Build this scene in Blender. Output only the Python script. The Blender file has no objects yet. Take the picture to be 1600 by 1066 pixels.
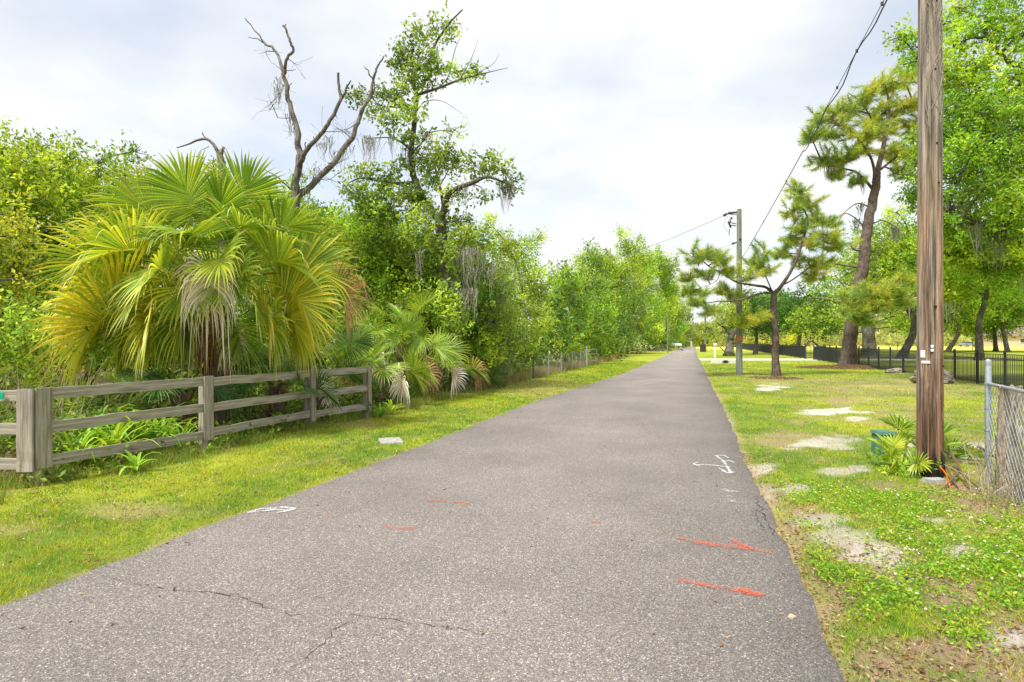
import bpy, math, random
import numpy as np
R = math.radians
sc = bpy.context.scene
# ------------------------------------------------------------------ camera, world, sun, exposure
cam = bpy.data.cameras.new('camera'); camo = bpy.data.objects.new('camera', cam)
sc.collection.objects.link(camo); sc.camera = camo
cam.sensor_width = 36; cam.lens = 20.25; cam.clip_start = .05; cam.clip_end = 6000
camo.location = (0, 0, 1.6); camo.rotation_euler = (R(90), 0, 0)
SUN_EL, SUN_AZ = 58, -140           # degrees; azimuth from +Y towards +X
sc.view_settings.view_transform = 'Standard'; sc.view_settings.look = 'None'
sc.view_settings.exposure = 2.1; sc.view_settings.gamma = 1; sc.view_settings.use_curve_mapping = False
wd = bpy.data.worlds.new('World'); sc.world = wd; wd.use_nodes = True
nt = wd.node_tree; nt.nodes.clear()
def N(t, ty, **k):
    n = t.nodes.new(ty)
    for a, b in k.items(): setattr(n, a, b)
    return n
def L(t, a, b): t.links.new(a, b)
out = N(nt, 'ShaderNodeOutputWorld'); mixs = N(nt, 'ShaderNodeMixShader')
sky = N(nt, 'ShaderNodeTexSky', sky_type='NISHITA', sun_disc=False, sun_elevation=R(SUN_EL), sun_rotation=R(SUN_AZ))
bsky = N(nt, 'ShaderNodeBackground'); bsky.inputs[1].default_value = .05; L(nt, sky.outputs[0], bsky.inputs[0])
tc = N(nt, 'ShaderNodeTexCoord'); sep = N(nt, 'ShaderNodeSeparateXYZ'); L(nt, tc.outputs['Generated'], sep.inputs[0])
az = N(nt, 'ShaderNodeMath', operation='ABSOLUTE'); L(nt, sep.outputs[2], az.inputs[0])
ad = N(nt, 'ShaderNodeMath', operation='ADD'); ad.inputs[1].default_value = .22; L(nt, az.outputs[0], ad.inputs[0])
dx = N(nt, 'ShaderNodeMath', operation='DIVIDE'); L(nt, sep.outputs[0], dx.inputs[0]); L(nt, ad.outputs[0], dx.inputs[1])
dy = N(nt, 'ShaderNodeMath', operation='DIVIDE'); L(nt, sep.outputs[1], dy.inputs[0]); L(nt, ad.outputs[0], dy.inputs[1])
cb = N(nt, 'ShaderNodeCombineXYZ'); L(nt, dx.outputs[0], cb.inputs[0]); L(nt, dy.outputs[0], cb.inputs[1])
n1 = N(nt, 'ShaderNodeTexNoise'); n1.inputs['Scale'].default_value = 1.15; n1.inputs['Detail'].default_value = 6
n1.inputs['Roughness'].default_value = .5; n1.inputs['Distortion'].default_value = .3; L(nt, cb.outputs[0], n1.inputs['Vector'])
mp = N(nt, 'ShaderNodeMapping'); mp.inputs['Location'].default_value = (3.3, 1.7, 0); L(nt, cb.outputs[0], mp.inputs[0])
n2 = N(nt, 'ShaderNodeTexNoise'); n2.inputs['Scale'].default_value = .9; n2.inputs['Detail'].default_value = 5
n2.inputs['Roughness'].default_value = .55; L(nt, mp.outputs[0], n2.inputs['Vector'])
cr = N(nt, 'ShaderNodeValToRGB'); cr.color_ramp.elements[0].position = .36; cr.color_ramp.elements[0].color = (.87, .887, .90, 1)
cr.color_ramp.elements[1].position = .56; cr.color_ramp.elements[1].color = (1, 1, 1, 1); L(nt, n1.outputs[0], cr.inputs[0])
bcl = N(nt, 'ShaderNodeBackground'); bcl.inputs[1].default_value = .262; L(nt, cr.outputs[0], bcl.inputs[0])
mr = N(nt, 'ShaderNodeMapRange'); mr.inputs[1].default_value = .34; mr.inputs[2].default_value = .56
mr.inputs[3].default_value = .5; mr.inputs[4].default_value = 1.0; L(nt, n2.outputs[0], mr.inputs[0])
L(nt, mr.outputs[0], mixs.inputs[0]); L(nt, bsky.outputs[0], mixs.inputs[1]); L(nt, bcl.outputs[0], mixs.inputs[2])
L(nt, mixs.outputs[0], out.inputs[0])
sl = bpy.data.lights.new('sun', 'SUN'); sl.energy = 1.5; sl.angle = R(12); sl.color = (1, .96, .89)
so = bpy.data.objects.new('sun', sl); sc.collection.objects.link(so)
so.rotation_euler = (R(90 - SUN_EL), 0, R(180 - SUN_AZ)); so.location = (0, 0, 40)
cy = sc.cycles; cy.max_bounces = 6; cy.diffuse_bounces = 3; cy.glossy_bounces = 2; cy.transmission_bounces = 5
cy.transparent_max_bounces = 12; cy.caustics_reflective = False; cy.caustics_refractive = False
cy.use_denoising = True; cy.use_adaptive_sampling = True

# ------------------------------------------------------------------ helpers
COL = sc.collection
def G(px, py):
    Y = 1440. / (py - 533); return np.array([(px - 800) / 900 * Y, Y, 0.])
def W(px, py, Y): return np.array([(px - 800) / 900 * Y, Y, 1.6 - (py - 533) / 900 * Y])
K = .3156
def rd(a, Y, z=0.): return np.array([a + K * Y, Y, z])       # a = sideways from the line of the road
def fin(v, seed=0):
    v = (v.astype(np.int64) * 374761393 + seed * 668265263) & 0x7fffffff
    v = ((v ^ (v >> 13)) * 1274126177) & 0x7fffffff
    return ((v ^ (v >> 16)) & 0xffff) / 65535.
def vn(x, y, s=1., seed=0):
    x = np.asarray(x, float) / s + 1000; y = np.asarray(y, float) / s + 1000
    xi = np.floor(x); yi = np.floor(y); fx = x - xi; fy = y - yi
    fx = fx * fx * (3 - 2 * fx); fy = fy * fy * (3 - 2 * fy)
    h = lambda a, b: fin(a * 73856 + b * 19349663, seed)
    return (h(xi, yi) * (1 - fx) + h(xi + 1, yi) * fx) * (1 - fy) + (h(xi, yi + 1) * (1 - fx) + h(xi + 1, yi + 1) * fx) * fy
def fbm(x, y, s=1., seed=0, o=4):
    t = 0; a = 1; n = 0
    for i in range(o): t = t + a * vn(x, y, s / 2 ** i, seed + i); n += a; a *= .55
    return t / n
class Buf:
    def __init__(s): s.V = []; s.F = []; s.C = []; s.n = 0
    def add(s, v, f, c=None):
        v = np.asarray(v, float).reshape(-1, 3); f = np.asarray(f, np.int64)
        s.V.append(v); s.F.append(f + s.n); s.n += len(v)
        if c is None: c = (.3, .3, .3)
        c = np.asarray(c, float)
        if c.ndim == 1: c = np.tile(c, (len(v), 1))
        s.C.append(c); return s
def mk(name, buf, mat, parent=None, smooth=False, col=True, kind=None):
    V = np.concatenate(buf.V); C = np.concatenate(buf.C)
    p0 = np.array(parent.matrix_world.translation if parent is not None else (0, 0, 0))
    if parent is not None:
        p0 = np.zeros(3); q = parent
        while q is not None: p0 += np.array(q.location); q = q.parent
    V = V - p0
    me = bpy.data.meshes.new(name); me.vertices.add(len(V)); me.vertices.foreach_set('co', V.astype(np.float32).ravel())
    tot = np.concatenate([np.full(len(f), f.shape[1]) for f in buf.F]); idx = np.concatenate([f.ravel() for f in buf.F])
    me.loops.add(len(idx)); me.loops.foreach_set('vertex_index', idx.astype(np.int32))
    me.polygons.add(len(tot)); me.polygons.foreach_set('loop_start', np.concatenate([[0], np.cumsum(tot)[:-1]]).astype(np.int32))
    me.polygons.foreach_set('loop_total', tot.astype(np.int32))
    me.polygons.foreach_set('use_smooth', np.full(len(tot), smooth))
    me.update(calc_edges=True)
    if col:
        a = me.attributes.new('col', 'FLOAT_COLOR', 'POINT')
        a.data.foreach_set('color', np.concatenate([C, np.ones((len(C), 1))], 1).astype(np.float32).ravel())
    for m in (mat if isinstance(mat, (list, tuple)) else [mat]): me.materials.append(m)
    o = bpy.data.objects.new(name, me); COL.objects.link(o)
    if parent is not None: o.parent = parent
    if kind: o['kind'] = kind
    return o
def tag(o, label, cat=None, group=None, kind=None):
    o['label'] = label
    if cat: o['category'] = cat
    if group: o['group'] = group
    if kind: o['kind'] = kind
    return o
def thing(name, label, cat, loc, group=None):
    o = bpy.data.objects.new(name, None); COL.objects.link(o); o.location = tuple(float(c) for c in loc); o.empty_display_size = .2
    return tag(o, label, cat, group)
def copy_tree(o, parent=None):
    c = o.copy(); COL.objects.link(c)
    if parent is not None: c.parent = parent
    for ch in list(o.children): copy_tree(ch, c)
    return c
def nrm(v): v = np.asarray(v, float); return v / (np.linalg.norm(v, axis=-1, keepdims=True) + 1e-9)
def tube(b, P, r, n=6, c=(.3, .3, .3), cap=True, rough=0, rng=None):
    P = np.asarray(P, float); m = len(P); r = np.broadcast_to(np.asarray(r, float), (m,))
    T = nrm(np.gradient(P, axis=0)); ref = np.array([0, 0, 1.]) if abs(T[:, 2]).mean() < .8 else np.array([1., 0, 0])
    U = nrm(np.cross(T, ref)); Vv = np.cross(T, U)
    a = np.arange(n) / n * 2 * math.pi
    rr = r[:, None] * np.ones((m, n))
    if rough and rng is not None: rr = rr * (1 + rough * rng.standard_normal((m, n)))
    pts = P[:, None] + rr[..., None] * (np.cos(a)[None, :, None] * U[:, None] + np.sin(a)[None, :, None] * Vv[:, None])
    i = np.arange(m - 1)[:, None] * n; j = np.arange(n)[None]; j2 = (j + 1) % n
    f = np.stack([i + j, i + j2, i + n + j2, i + n + j], -1).reshape(-1, 4)
    b.add(pts.reshape(-1, 3), f, c)
    if cap:
        for k, s in ((0, -1), (m - 1, 1)):
            b.add(np.concatenate([pts[k], P[k:k + 1]]), [[q, (q + 1) % n, n][::(1 if s > 0 else -1)] for q in range(n)], c)
    return b
def spline(P, k=6):
    P = np.asarray(P, float); 
    if len(P) < 3: 
        t = np.linspace(0, 1, k + 1)[:, None]; return P[0] * (1 - t) + P[-1] * t
    Q = np.concatenate([[2 * P[0] - P[1]], P, [2 * P[-1] - P[-2]]]); o = []
    for i in range(1, len(Q) - 2):
        t = np.linspace(0, 1, k, endpoint=False)[:, None]
        a, b_, c, d = Q[i - 1], Q[i], Q[i + 1], Q[i + 2]
        o.append(.5 * ((2 * b_) + (c - a) * t + (2 * a - 5 * b_ + 4 * c - d) * t ** 2 + (3 * b_ - a - 3 * c + d) * t ** 3))
    o.append(P[-1:]); return np.concatenate(o)
BOXF = np.array([[0, 3, 2, 1], [4, 5, 6, 7], [0, 1, 5, 4], [1, 2, 6, 5], [2, 3, 7, 6], [3, 0, 4, 7]])
def box(b, c, s, rz=0, col=(.3, .3, .3), taper=1.):
    x, y, z = np.array(s) / 2.
    v = np.array([[-x, -y, -z], [x, -y, -z], [x, y, -z], [-x, y, -z], [-x * taper, -y * taper, z], [x * taper, -y * taper, z], [x * taper, y * taper, z], [-x * taper, y * taper, z]])
    cs, sn = math.cos(rz), math.sin(rz); v = np.stack([v[:, 0] * cs - v[:, 1] * sn, v[:, 0] * sn + v[:, 1] * cs, v[:, 2]], 1)
    b.add(v + np.array(c), BOXF, col); return b
def quad(b, pts, col=(.3, .3, .3)): b.add(pts, [[0, 1, 2, 3]], col); return b

# ------------------------------------------------------------------ materials
MATS = {}
def newmat(name, rough=.8, spec=.3):
    m = bpy.data.materials.new(name); m.use_nodes = True; t = m.node_tree; b = t.nodes['Principled BSDF']
    b.inputs['Roughness'].default_value = rough; b.inputs['Specular IOR Level'].default_value = spec
    MATS[name] = m; return m, t, b
def plain(name, c, rough=.7, metal=0., var=.15, scale=12, bump=.1, spec=.4):
    m, t, b = newmat(name, rough, spec); b.inputs['Metallic'].default_value = metal
    tc = N(t, 'ShaderNodeTexCoord'); n = N(t, 'ShaderNodeTexNoise'); n.inputs['Scale'].default_value = scale; n.inputs['Detail'].default_value = 6
    L(t, tc.outputs['Object'], n.inputs['Vector'])
    r = N(t, 'ShaderNodeValToRGB'); r.color_ramp.elements[0].position = .3; r.color_ramp.elements[1].position = .7
    r.color_ramp.elements[0].color = (*[x * (1 - var) for x in c], 1); r.color_ramp.elements[1].color = (*[min(1, x * (1 + var)) for x in c], 1)
    L(t, n.outputs[0], r.inputs[0]); L(t, r.outputs[0], b.inputs['Base Color'])
    if bump:
        bp = N(t, 'ShaderNodeBump'); bp.inputs['Strength'].default_value = bump; bp.inputs['Distance'].default_value = .02
        L(t, n.outputs[0], bp.inputs['Height']); L(t, bp.outputs[0], b.inputs['Normal'])
    return m
def leafmat(name, trans=.4, rough=.55, spec=.25, scale=3.):
    m, t, b = newmat(name, rough, spec)
    at = N(t, 'ShaderNodeAttribute', attribute_name='col'); L(t, at.outputs['Color'], b.inputs['Base Color'])
    tr = N(t, 'ShaderNodeBsdfTranslucent'); mx = N(t, 'ShaderNodeMixShader'); mx.inputs[0].default_value = trans
    h = N(t, 'ShaderNodeMix', data_type='RGBA', blend_type='MULTIPLY'); h.inputs[0].default_value = 1; h.inputs[7].default_value = (1.5, 1.3, .7, 1)
    L(t, at.outputs['Color'], h.inputs[6]); L(t, h.outputs[2], tr.inputs[0])
    L(t, b.outputs[0], mx.inputs[1]); L(t, tr.outputs[0], mx.inputs[2])
    L(t, mx.outputs[0], t.nodes['Material Output'].inputs[0]); return m
def streaky(name, c1, c2, sc=(30, 30, 3), rough=.85, bump=.5, dist=.02, c3=None, coords='Object', lo=.35, hi=.65):
    m, t, b = newmat(name, rough, .2)
    tc = N(t, 'ShaderNodeTexCoord'); mp = N(t, 'ShaderNodeMapping'); mp.inputs['Scale'].default_value = sc
    L(t, tc.outputs[coords], mp.inputs[0]); n = N(t, 'ShaderNodeTexNoise'); n.inputs['Scale'].default_value = 1; n.inputs['Detail'].default_value = 8
    n.inputs['Roughness'].default_value = .65; L(t, mp.outputs[0], n.inputs['Vector'])
    r = N(t, 'ShaderNodeValToRGB'); r.color_ramp.elements[0].position = lo; r.color_ramp.elements[1].position = hi
    r.color_ramp.elements[0].color = (*c1, 1); r.color_ramp.elements[1].color = (*c2, 1); L(t, n.outputs[0], r.inputs[0])
    src = r.outputs[0]
    if c3 is not None:
        n3 = N(t, 'ShaderNodeTexNoise'); n3.inputs['Scale'].default_value = 2.2; n3.inputs['Detail'].default_value = 5; L(t, tc.outputs[coords], n3.inputs['Vector'])
        q = N(t, 'ShaderNodeMapRange'); q.inputs[1].default_value = .5; q.inputs[2].default_value = .68; q.inputs[4].default_value = .7; L(t, n3.outputs[0], q.inputs[0])
        mx = N(t, 'ShaderNodeMix', data_type='RGBA'); L(t, q.outputs[0], mx.inputs[0]); L(t, src, mx.inputs[6]); mx.inputs[7].default_value = (*c3, 1); src = mx.outputs[2]
    L(t, src, b.inputs['Base Color'])
    bp = N(t, 'ShaderNodeBump'); bp.inputs['Strength'].default_value = bump; bp.inputs['Distance'].default_value = dist
    L(t, n.outputs[0], bp.inputs['Height']); L(t, bp.outputs[0], b.inputs['Normal']); return m
LEAF = leafmat('leaf'); NEEDLE = leafmat('needle', .25, .6); GRASS = leafmat('grass_blade', .35, .6); DRY = leafmat('dry_leaf', .25, .8, .1)
FROND = leafmat('palm_leaf', .38, .42, .4); MOSS = leafmat('moss', .3, .95, .05)
BARK = streaky('oak_bark', (.04, .034, .027), (.16, .138, .11), (14, 14, 5), bump=.8, dist=.05, c3=(.2, .22, .17))
DEADW = streaky('dead_wood', (.055, .046, .038), (.23, .20, .17), (18, 18, 4), bump=.8, dist=.04, c3=(.26, .245, .21))
PINEB = streaky('pine_bark', (.045, .032, .027), (.17, .12, .095), (11, 11, 4), bump=1, dist=.06, c3=(.18, .15, .13))
BOARD = streaky('weathered_board', (.17, .15, .12), (.46, .41, .34), (1.8, 40, 40), bump=.5, dist=.006, c3=(.34, .31, .25))
POST = streaky('weathered_post', (.16, .14, .115), (.43, .38, .31), (34, 34, 1.6), bump=.5, dist=.006, c3=(.2, .19, .15))
POLE2 = streaky('grey_pole_wood', (.13, .14, .11), (.27, .28, .22), (20, 20, 1.5), bump=.4)
STUMP = streaky('rotten_wood', (.15, .11, .08), (.52, .44, .36), (28, 28, 5), bump=1, dist=.03)
GALV = plain('galvanised_steel', (.38, .43, .47), .45, .55, .12, 30, .03)
BLACK = plain('black_iron', (.014, .017, .022), .45, 0, .2, 10, 0, .5)
DARKM = plain('dark_fitting', (.045, .045, .05), .5, 0, .2, 40, 0)
CONC = plain('concrete', (.52, .5, .46), .9, 0, .14, 9, .25, .1)
CONCD = plain('grey_concrete', (.36, .35, .33), .9, 0, .25, 14, .4, .1)
WHITE = plain('white_paint', (.78, .78, .76), .5, 0, .05, 10, 0)
BOXG = plain('green_cabinet', (.075, .17, .125), .5, 0, .18, 9, .04)
ROCK = plain('rock', (.24, .21, .17), .95, 0, .5, 7, 1., .1)
CABLE = plain('cable', (.06, .063, .07), .6, 0, .1, 10, 0)
WIRE = plain('wire', (.16, .165, .175), .5, .3, .1, 10, 0)
ORANGE = plain('orange_plastic', (.8, .16, .02), .5, 0, .1, 20, 0)
PIPE = plain('grey_pipe', (.13, .15, .18), .5, 0, .25, 18, .1)
GREENP = plain('green_reflector', (.0, .32, .17), .3, 0, .1, 10, 0)
CARG = plain('car_silver_blue', (.26, .31, .38), .3, .4, .04, 2, 0)
CARW = plain('car_white', (.75, .76, .77), .3, 0, .04, 2, 0)
GLASS = plain('dark_glass', (.03, .04, .05), .1, 0, .1, 2, 0, .8)
RUBBER = plain('rubber', (.025, .025, .025), .8, 0, .1, 8, 0)
STUCCO = plain('stucco', (.55, .45, .34), .9, 0, .06, 3, .1)
ROOFM = plain('brown_roof', (.2, .15, .12), .9, 0, .25, 4, .2)
RUST = plain('faded_orange', (.42, .17, .08), .9, 0, .3, 18, 0)
HOLE_SHADE = plain('painted_hole_shade', (.012, .012, .012), .9, 0, 0, 3, 0)  # near-black colour standing in for the shade inside holes
def polemat():
    m, t, b = newmat('pole_wood', .8, .25)
    tc = N(t, 'ShaderNodeTexCoord'); mp = N(t, 'ShaderNodeMapping'); mp.inputs['Scale'].default_value = (26, 26, 1.1); L(t, tc.outputs['Object'], mp.inputs[0])
    n = N(t, 'ShaderNodeTexNoise'); n.inputs['Scale'].default_value = 1; n.inputs['Detail'].default_value = 9; n.inputs['Roughness'].default_value = .7; L(t, mp.outputs[0], n.inputs['Vector'])
    def ramp(a, c, lo=.36, hi=.66):
        r = N(t, 'ShaderNodeValToRGB'); r.color_ramp.elements[0].position = lo; r.color_ramp.elements[1].position = hi
        r.color_ramp.elements[0].color = (*a, 1); r.color_ramp.elements[1].color = (*c, 1); L(t, n.outputs[0], r.inputs[0]); return r.outputs[0]
    grey = ramp((.085, .07, .055), (.40, .335, .275), .4, .62); tan = ramp((.09, .055, .034), (.42, .275, .17), .38, .6); red = ramp((.055, .03, .018), (.25, .13, .07), .4, .62)
    sp = N(t, 'ShaderNodeSeparateXYZ'); L(t, tc.outputs['Object'], sp.inputs[0])
    mp2 = N(t, 'ShaderNodeMapping'); mp2.inputs['Scale'].default_value = (9, 9, .45); L(t, tc.outputs['Object'], mp2.inputs[0])
    nb = N(t, 'ShaderNodeTexNoise'); nb.inputs['Scale'].default_value = 1; nb.inputs['Detail'].default_value = 4; L(t, mp2.outputs[0], nb.inputs['Vector'])
    def mix(f, a, c):
        x = N(t, 'ShaderNodeMix', data_type='RGBA'); L(t, f, x.inputs[0]); L(t, a, x.inputs[6])
        if isinstance(c, tuple): x.inputs[7].default_value = (*c, 1)
        else: L(t, c, x.inputs[7])
        return x.outputs[2]
    def mrn(src, a, b_, c=0., d=1.):
        q = N(t, 'ShaderNodeMapRange'); q.inputs[1].default_value = a; q.inputs[2].default_value = b_; q.inputs[3].default_value = c; q.inputs[4].default_value = d; L(t, src, q.inputs[0]); return q.outputs[0]
    def mul(a, c):
        q = N(t, 'ShaderNodeMath', operation='MULTIPLY'); L(t, a, q.inputs[0]); L(t, c, q.inputs[1]); return q.outputs[0]
    zj = N(t, 'ShaderNodeMath', operation='ADD'); L(t, sp.outputs[2], zj.inputs[0])
    k = N(t, 'ShaderNodeMath', operation='MULTIPLY'); k.inputs[1].default_value = .9; L(t, n.outputs[0], k.inputs[0]); L(t, k.outputs[0], zj.inputs[1])
    f1 = mul(mrn(nb.outputs[0], .42, .56), mrn(zj.outputs[0], 4.6, 3.6))
    c = mix(f1, grey, tan)
    c = mix(mrn(zj.outputs[0], 2.0, .9, 0, .9), c, red)
    c = mix(mrn(zj.outputs[0], .78, .62, 0, .96), c, (.012, .011, .011))
    L(t, c, b.inputs['Base Color'])
    bp = N(t, 'ShaderNodeBump'); bp.inputs['Strength'].default_value = 1.; bp.inputs['Distance'].default_value = .012
    L(t, n.outputs[0], bp.inputs['Height']); L(t, bp.outputs[0], b.inputs['Normal']); return m
POLE = polemat()
def asphalt():
    m, t, b = newmat('asphalt', .82, .3)
    tc = N(t, 'ShaderNodeTexCoord')
    v = N(t, 'ShaderNodeTexVoronoi'); v.inputs['Scale'].default_value = 140; L(t, tc.outputs['Object'], v.inputs['Vector'])
    v2 = N(t, 'ShaderNodeTexVoronoi'); v2.inputs['Scale'].default_value = 250; L(t, tc.outputs['Object'], v2.inputs['Vector'])
    r = N(t, 'ShaderNodeValToRGB'); cr = r.color_ramp; cr.interpolation = 'CONSTANT'
    cols = [(0, (.075, .068, .066)), (.2, (.15, .13, .118)), (.42, (.20, .175, .16)), (.58, (.115, .103, .103)), (.68, (.27, .225, .19)), (.8, (.17, .16, .155)), (.89, (.36, .325, .29)), (.968, (.60, .57, .52))]
    while len(cr.elements) < len(cols): cr.elements.new(.5)
    for e, (p, c) in zip(cr.elements, cols): e.position = p; e.color = (*c, 1)
    bw = N(t, 'ShaderNodeSeparateColor'); L(t, v.outputs['Color'], bw.inputs[0]); L(t, bw.outputs[0], r.inputs[0])
    r2 = N(t, 'ShaderNodeValToRGB'); c2 = r2.color_ramp; c2.interpolation = 'CONSTANT'
    cols = [(0, (.07, .065, .065)), (.35, (.14, .12, .115)), (.6, (.2, .17, .16)), (.85, (.3, .26, .24)), (.95, (.5, .48, .46))]
    while len(c2.elements) < len(cols): c2.elements.new(.5)
    for e, (p, c) in zip(c2.elements, cols): e.position = p; e.color = (*c, 1)
    b2 = N(t, 'ShaderNodeSeparateColor'); L(t, v2.outputs['Color'], b2.inputs[0]); L(t, b2.outputs[1], r2.inputs[0])
    mx = N(t, 'ShaderNodeMix', data_type='RGBA'); mx.inputs[0].default_value = .45; L(t, r.outputs[0], mx.inputs[6]); L(t, r2.outputs[0], mx.inputs[7])
    # large wear patches
    n = N(t, 'ShaderNodeTexNoise'); n.inputs['Scale'].default_value = .55; n.inputs['Detail'].default_value = 7; n.inputs['Roughness'].default_value = .6; L(t, tc.outputs['Object'], n.inputs['Vector'])
    q = N(t, 'ShaderNodeMapRange'); q.inputs[1].default_value = .3; q.inputs[2].default_value = .7; q.inputs[3].default_value = .82; q.inputs[4].default_value = 1.18; L(t, n.outputs[0], q.inputs[0])
    at = N(t, 'ShaderNodeAttribute', attribute_name='col')
    m1 = N(t, 'ShaderNodeMix', data_type='RGBA', blend_type='MULTIPLY'); m1.inputs[0].default_value = 1; L(t, mx.outputs[2], m1.inputs[6]); L(t, q.outputs[0], m1.inputs[7])
    m2 = N(t, 'ShaderNodeMix', data_type='RGBA', blend_type='MULTIPLY'); m2.inputs[0].default_value = 1; L(t, m1.outputs[2], m2.inputs[6]); L(t, at.outputs['Color'], m2.inputs[7])
    L(t, m2.outputs[2], b.inputs['Base Color'])
    bp = N(t, 'ShaderNodeBump'); bp.inputs['Strength'].default_value = .4; bp.inputs['Distance'].default_value = .006
    L(t, v.outputs['Distance'], bp.inputs['Height']); L(t, bp.outputs[0], b.inputs['Normal']); return m
ASPH = asphalt()
def groundmat():
    m, t, b = newmat('ground', .95, .1)
    tc = N(t, 'ShaderNodeTexCoord'); at = N(t, 'ShaderNodeAttribute', attribute_name='col')
    n = N(t, 'ShaderNodeTexNoise'); n.inputs['Scale'].default_value = 38; n.inputs['Detail'].default_value = 7; n.inputs['Roughness'].default_value = .75; L(t, tc.outputs['Object'], n.inputs['Vector'])
    n2 = N(t, 'ShaderNodeTexNoise'); n2.inputs['Scale'].default_value = 1.1; n2.inputs['Detail'].default_value = 6; L(t, tc.outputs['Object'], n2.inputs['Vector'])
    q = N(t, 'ShaderNodeMapRange'); q.inputs[1].default_value = .3; q.inputs[2].default_value = .7; q.inputs[3].default_value = .6; q.inputs[4].default_value = 1.35; L(t, n.outputs[0], q.inputs[0])
    q2 = N(t, 'ShaderNodeMapRange'); q2.inputs[1].default_value = .3; q2.inputs[2].default_value = .7; q2.inputs[3].default_value = .85; q2.inputs[4].default_value = 1.15; L(t, n2.outputs[0], q2.inputs[0])
    m1 = N(t, 'ShaderNodeMix', data_type='RGBA', blend_type='MULTIPLY'); m1.inputs[0].default_value = 1; L(t, at.outputs['Color'], m1.inputs[6]); L(t, q.outputs[0], m1.inputs[7])
    m2 = N(t, 'ShaderNodeMix', data_type='RGBA', blend_type='MULTIPLY'); m2.inputs[0].default_value = 1; L(t, m1.outputs[2], m2.inputs[6]); L(t, q2.outputs[0], m2.inputs[7])
    L(t, m2.outputs[2], b.inputs['Base Color'])
    bp = N(t, 'ShaderNodeBump'); bp.inputs['Strength'].default_value = .6; bp.inputs['Distance'].default_value = .02
    L(t, n.outputs[0], bp.inputs['Height']); L(t, bp.outputs[0], b.inputs['Normal']); return m
GROUND = groundmat()
def paintmat(name, c, lo, hi):
    m, t, b = newmat(name, .75, .2); b.inputs['Base Color'].default_value = (*c, 1)
    tc = N(t, 'ShaderNodeTexCoord'); v = N(t, 'ShaderNodeTexNoise'); v.inputs['Scale'].default_value = 70; v.inputs['Detail'].default_value = 3; L(t, tc.outputs['Object'], v.inputs['Vector'])
    n2 = N(t, 'ShaderNodeTexNoise'); n2.inputs['Scale'].default_value = 9; n2.inputs['Detail'].default_value = 3; L(t, tc.outputs['Object'], n2.inputs['Vector'])
    s = N(t, 'ShaderNodeMath', operation='ADD'); L(t, v.outputs[0], s.inputs[0])
    k = N(t, 'ShaderNodeMath', operation='MULTIPLY'); k.inputs[1].default_value = .6; L(t, n2.outputs[0], k.inputs[0]); L(t, k.outputs[0], s.inputs[1])
    q = N(t, 'ShaderNodeMapRange'); q.inputs[1].default_value = lo; q.inputs[2].default_value = hi; L(t, s.outputs[0], q.inputs[0])
    at = N(t, 'ShaderNodeAttribute', attribute_name='col'); sp = N(t, 'ShaderNodeSeparateColor'); L(t, at.outputs['Color'], sp.inputs[0])
    mu = N(t, 'ShaderNodeMath', operation='MULTIPLY'); L(t, q.outputs[0], mu.inputs[0]); L(t, sp.outputs[0], mu.inputs[1])
    L(t, mu.outputs[0], b.inputs['Alpha']); return m
PAINTO = paintmat('orange_marking_paint', (.60, .12, .055), .66, 1.02); PAINTW = paintmat('white_marking_paint', (.76, .77, .78), .62, .96)
PAINTF = paintmat('faded_white_paint', (.7, .72, .75), .8, 1.0)
CRACK = plain('crack_dark', (.03, .028, .027), .95, 0, .2, 30, 0)

# ------------------------------------------------------------------ ground and road
def aL(Y):  # left and right edges of the asphalt, sideways from the road's line
    return np.interp(Y, [0, 16, 28, 60, 150], [-4.2, -4.2, -3.45, -3.2, -3.2]) + .10 * (fbm(Y, 0 * Y, 2.2, 5) - .5) + .09 * (fbm(Y, 0 * Y, .35, 9, 3) - .5)
def aR(Y):
    return np.interp(Y, [0, 12, 28, 60, 150], [.72, .72, .62, .4, .45]) + .10 * (fbm(Y, 0 * Y + 7, 1.9, 15) - .5) + .10 * (fbm(Y, 0 * Y + 3, .3, 19, 3) - .5)
SAND = [(128, 903, 30, 8), (1208, 606, 22, 5), (1290, 643, 46, 6), (1340, 655, 20, 4), (1300, 694, 62, 9), (1180, 735, 30, 14), (1530, 708, 45, 14), (1420, 702, 20, 8),
        (1315, 738, 30, 8), (1380, 860, 52, 22), (1330, 838, 52, 15), (1290, 812, 42, 9), (1462, 815, 45, 8), (1500, 862, 26, 10), (1590, 1005, 34, 18), (1245, 765, 26, 9), (1200, 770, 12, 16), (1140, 660, 8, 12)]
LITT = [(1560, 1020, 110, 60), (1400, 1040, 90, 40), (1290, 930, 42, 60), (1240, 840, 20, 60), (1400, 880, 80, 26), (1560, 790, 60, 18), (1500, 770, 60, 14), (1480, 930, 52, 30), (1420, 900, 40, 30), (1330, 870, 40, 16)]
BROWN = [(1400, 605, 130, 14), (1430, 650, 60, 10), (1240, 690, 50, 16), (1500, 700, 90, 26), (1330, 622, 60, 6), (1212, 596, 40, 8), (20, 828, 44, 11), (200, 800, 60, 14), (640, 720, 60, 10), (840, 605, 60, 16), (560, 660, 40, 10)]
def ell(X, Y, Ls, seed):
    Yc = np.maximum(Y, .5); px = 800 + 900 * X / Yc; py = 533 + 1440 / Yc; r = np.zeros_like(X)
    w = (fbm(X, Y, .5, seed, 4) - .5) * 1.5
    for (cx, cy_, rx, ry) in Ls:
        d = np.sqrt(((px - cx) / rx) ** 2 + ((py - cy_) / ry) ** 2)
        r = np.maximum(r, np.clip(1.6 - d * 1.15 + w, 0, 1))
    return np.where(Y > 1.5, r, 0)
def zone(X, Y):
    a = X - K * Y; l = aL(Y); r = aR(Y)
    dl = l - a; dr = a - r             # distance outside of each edge
    return a, dl, dr
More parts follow.
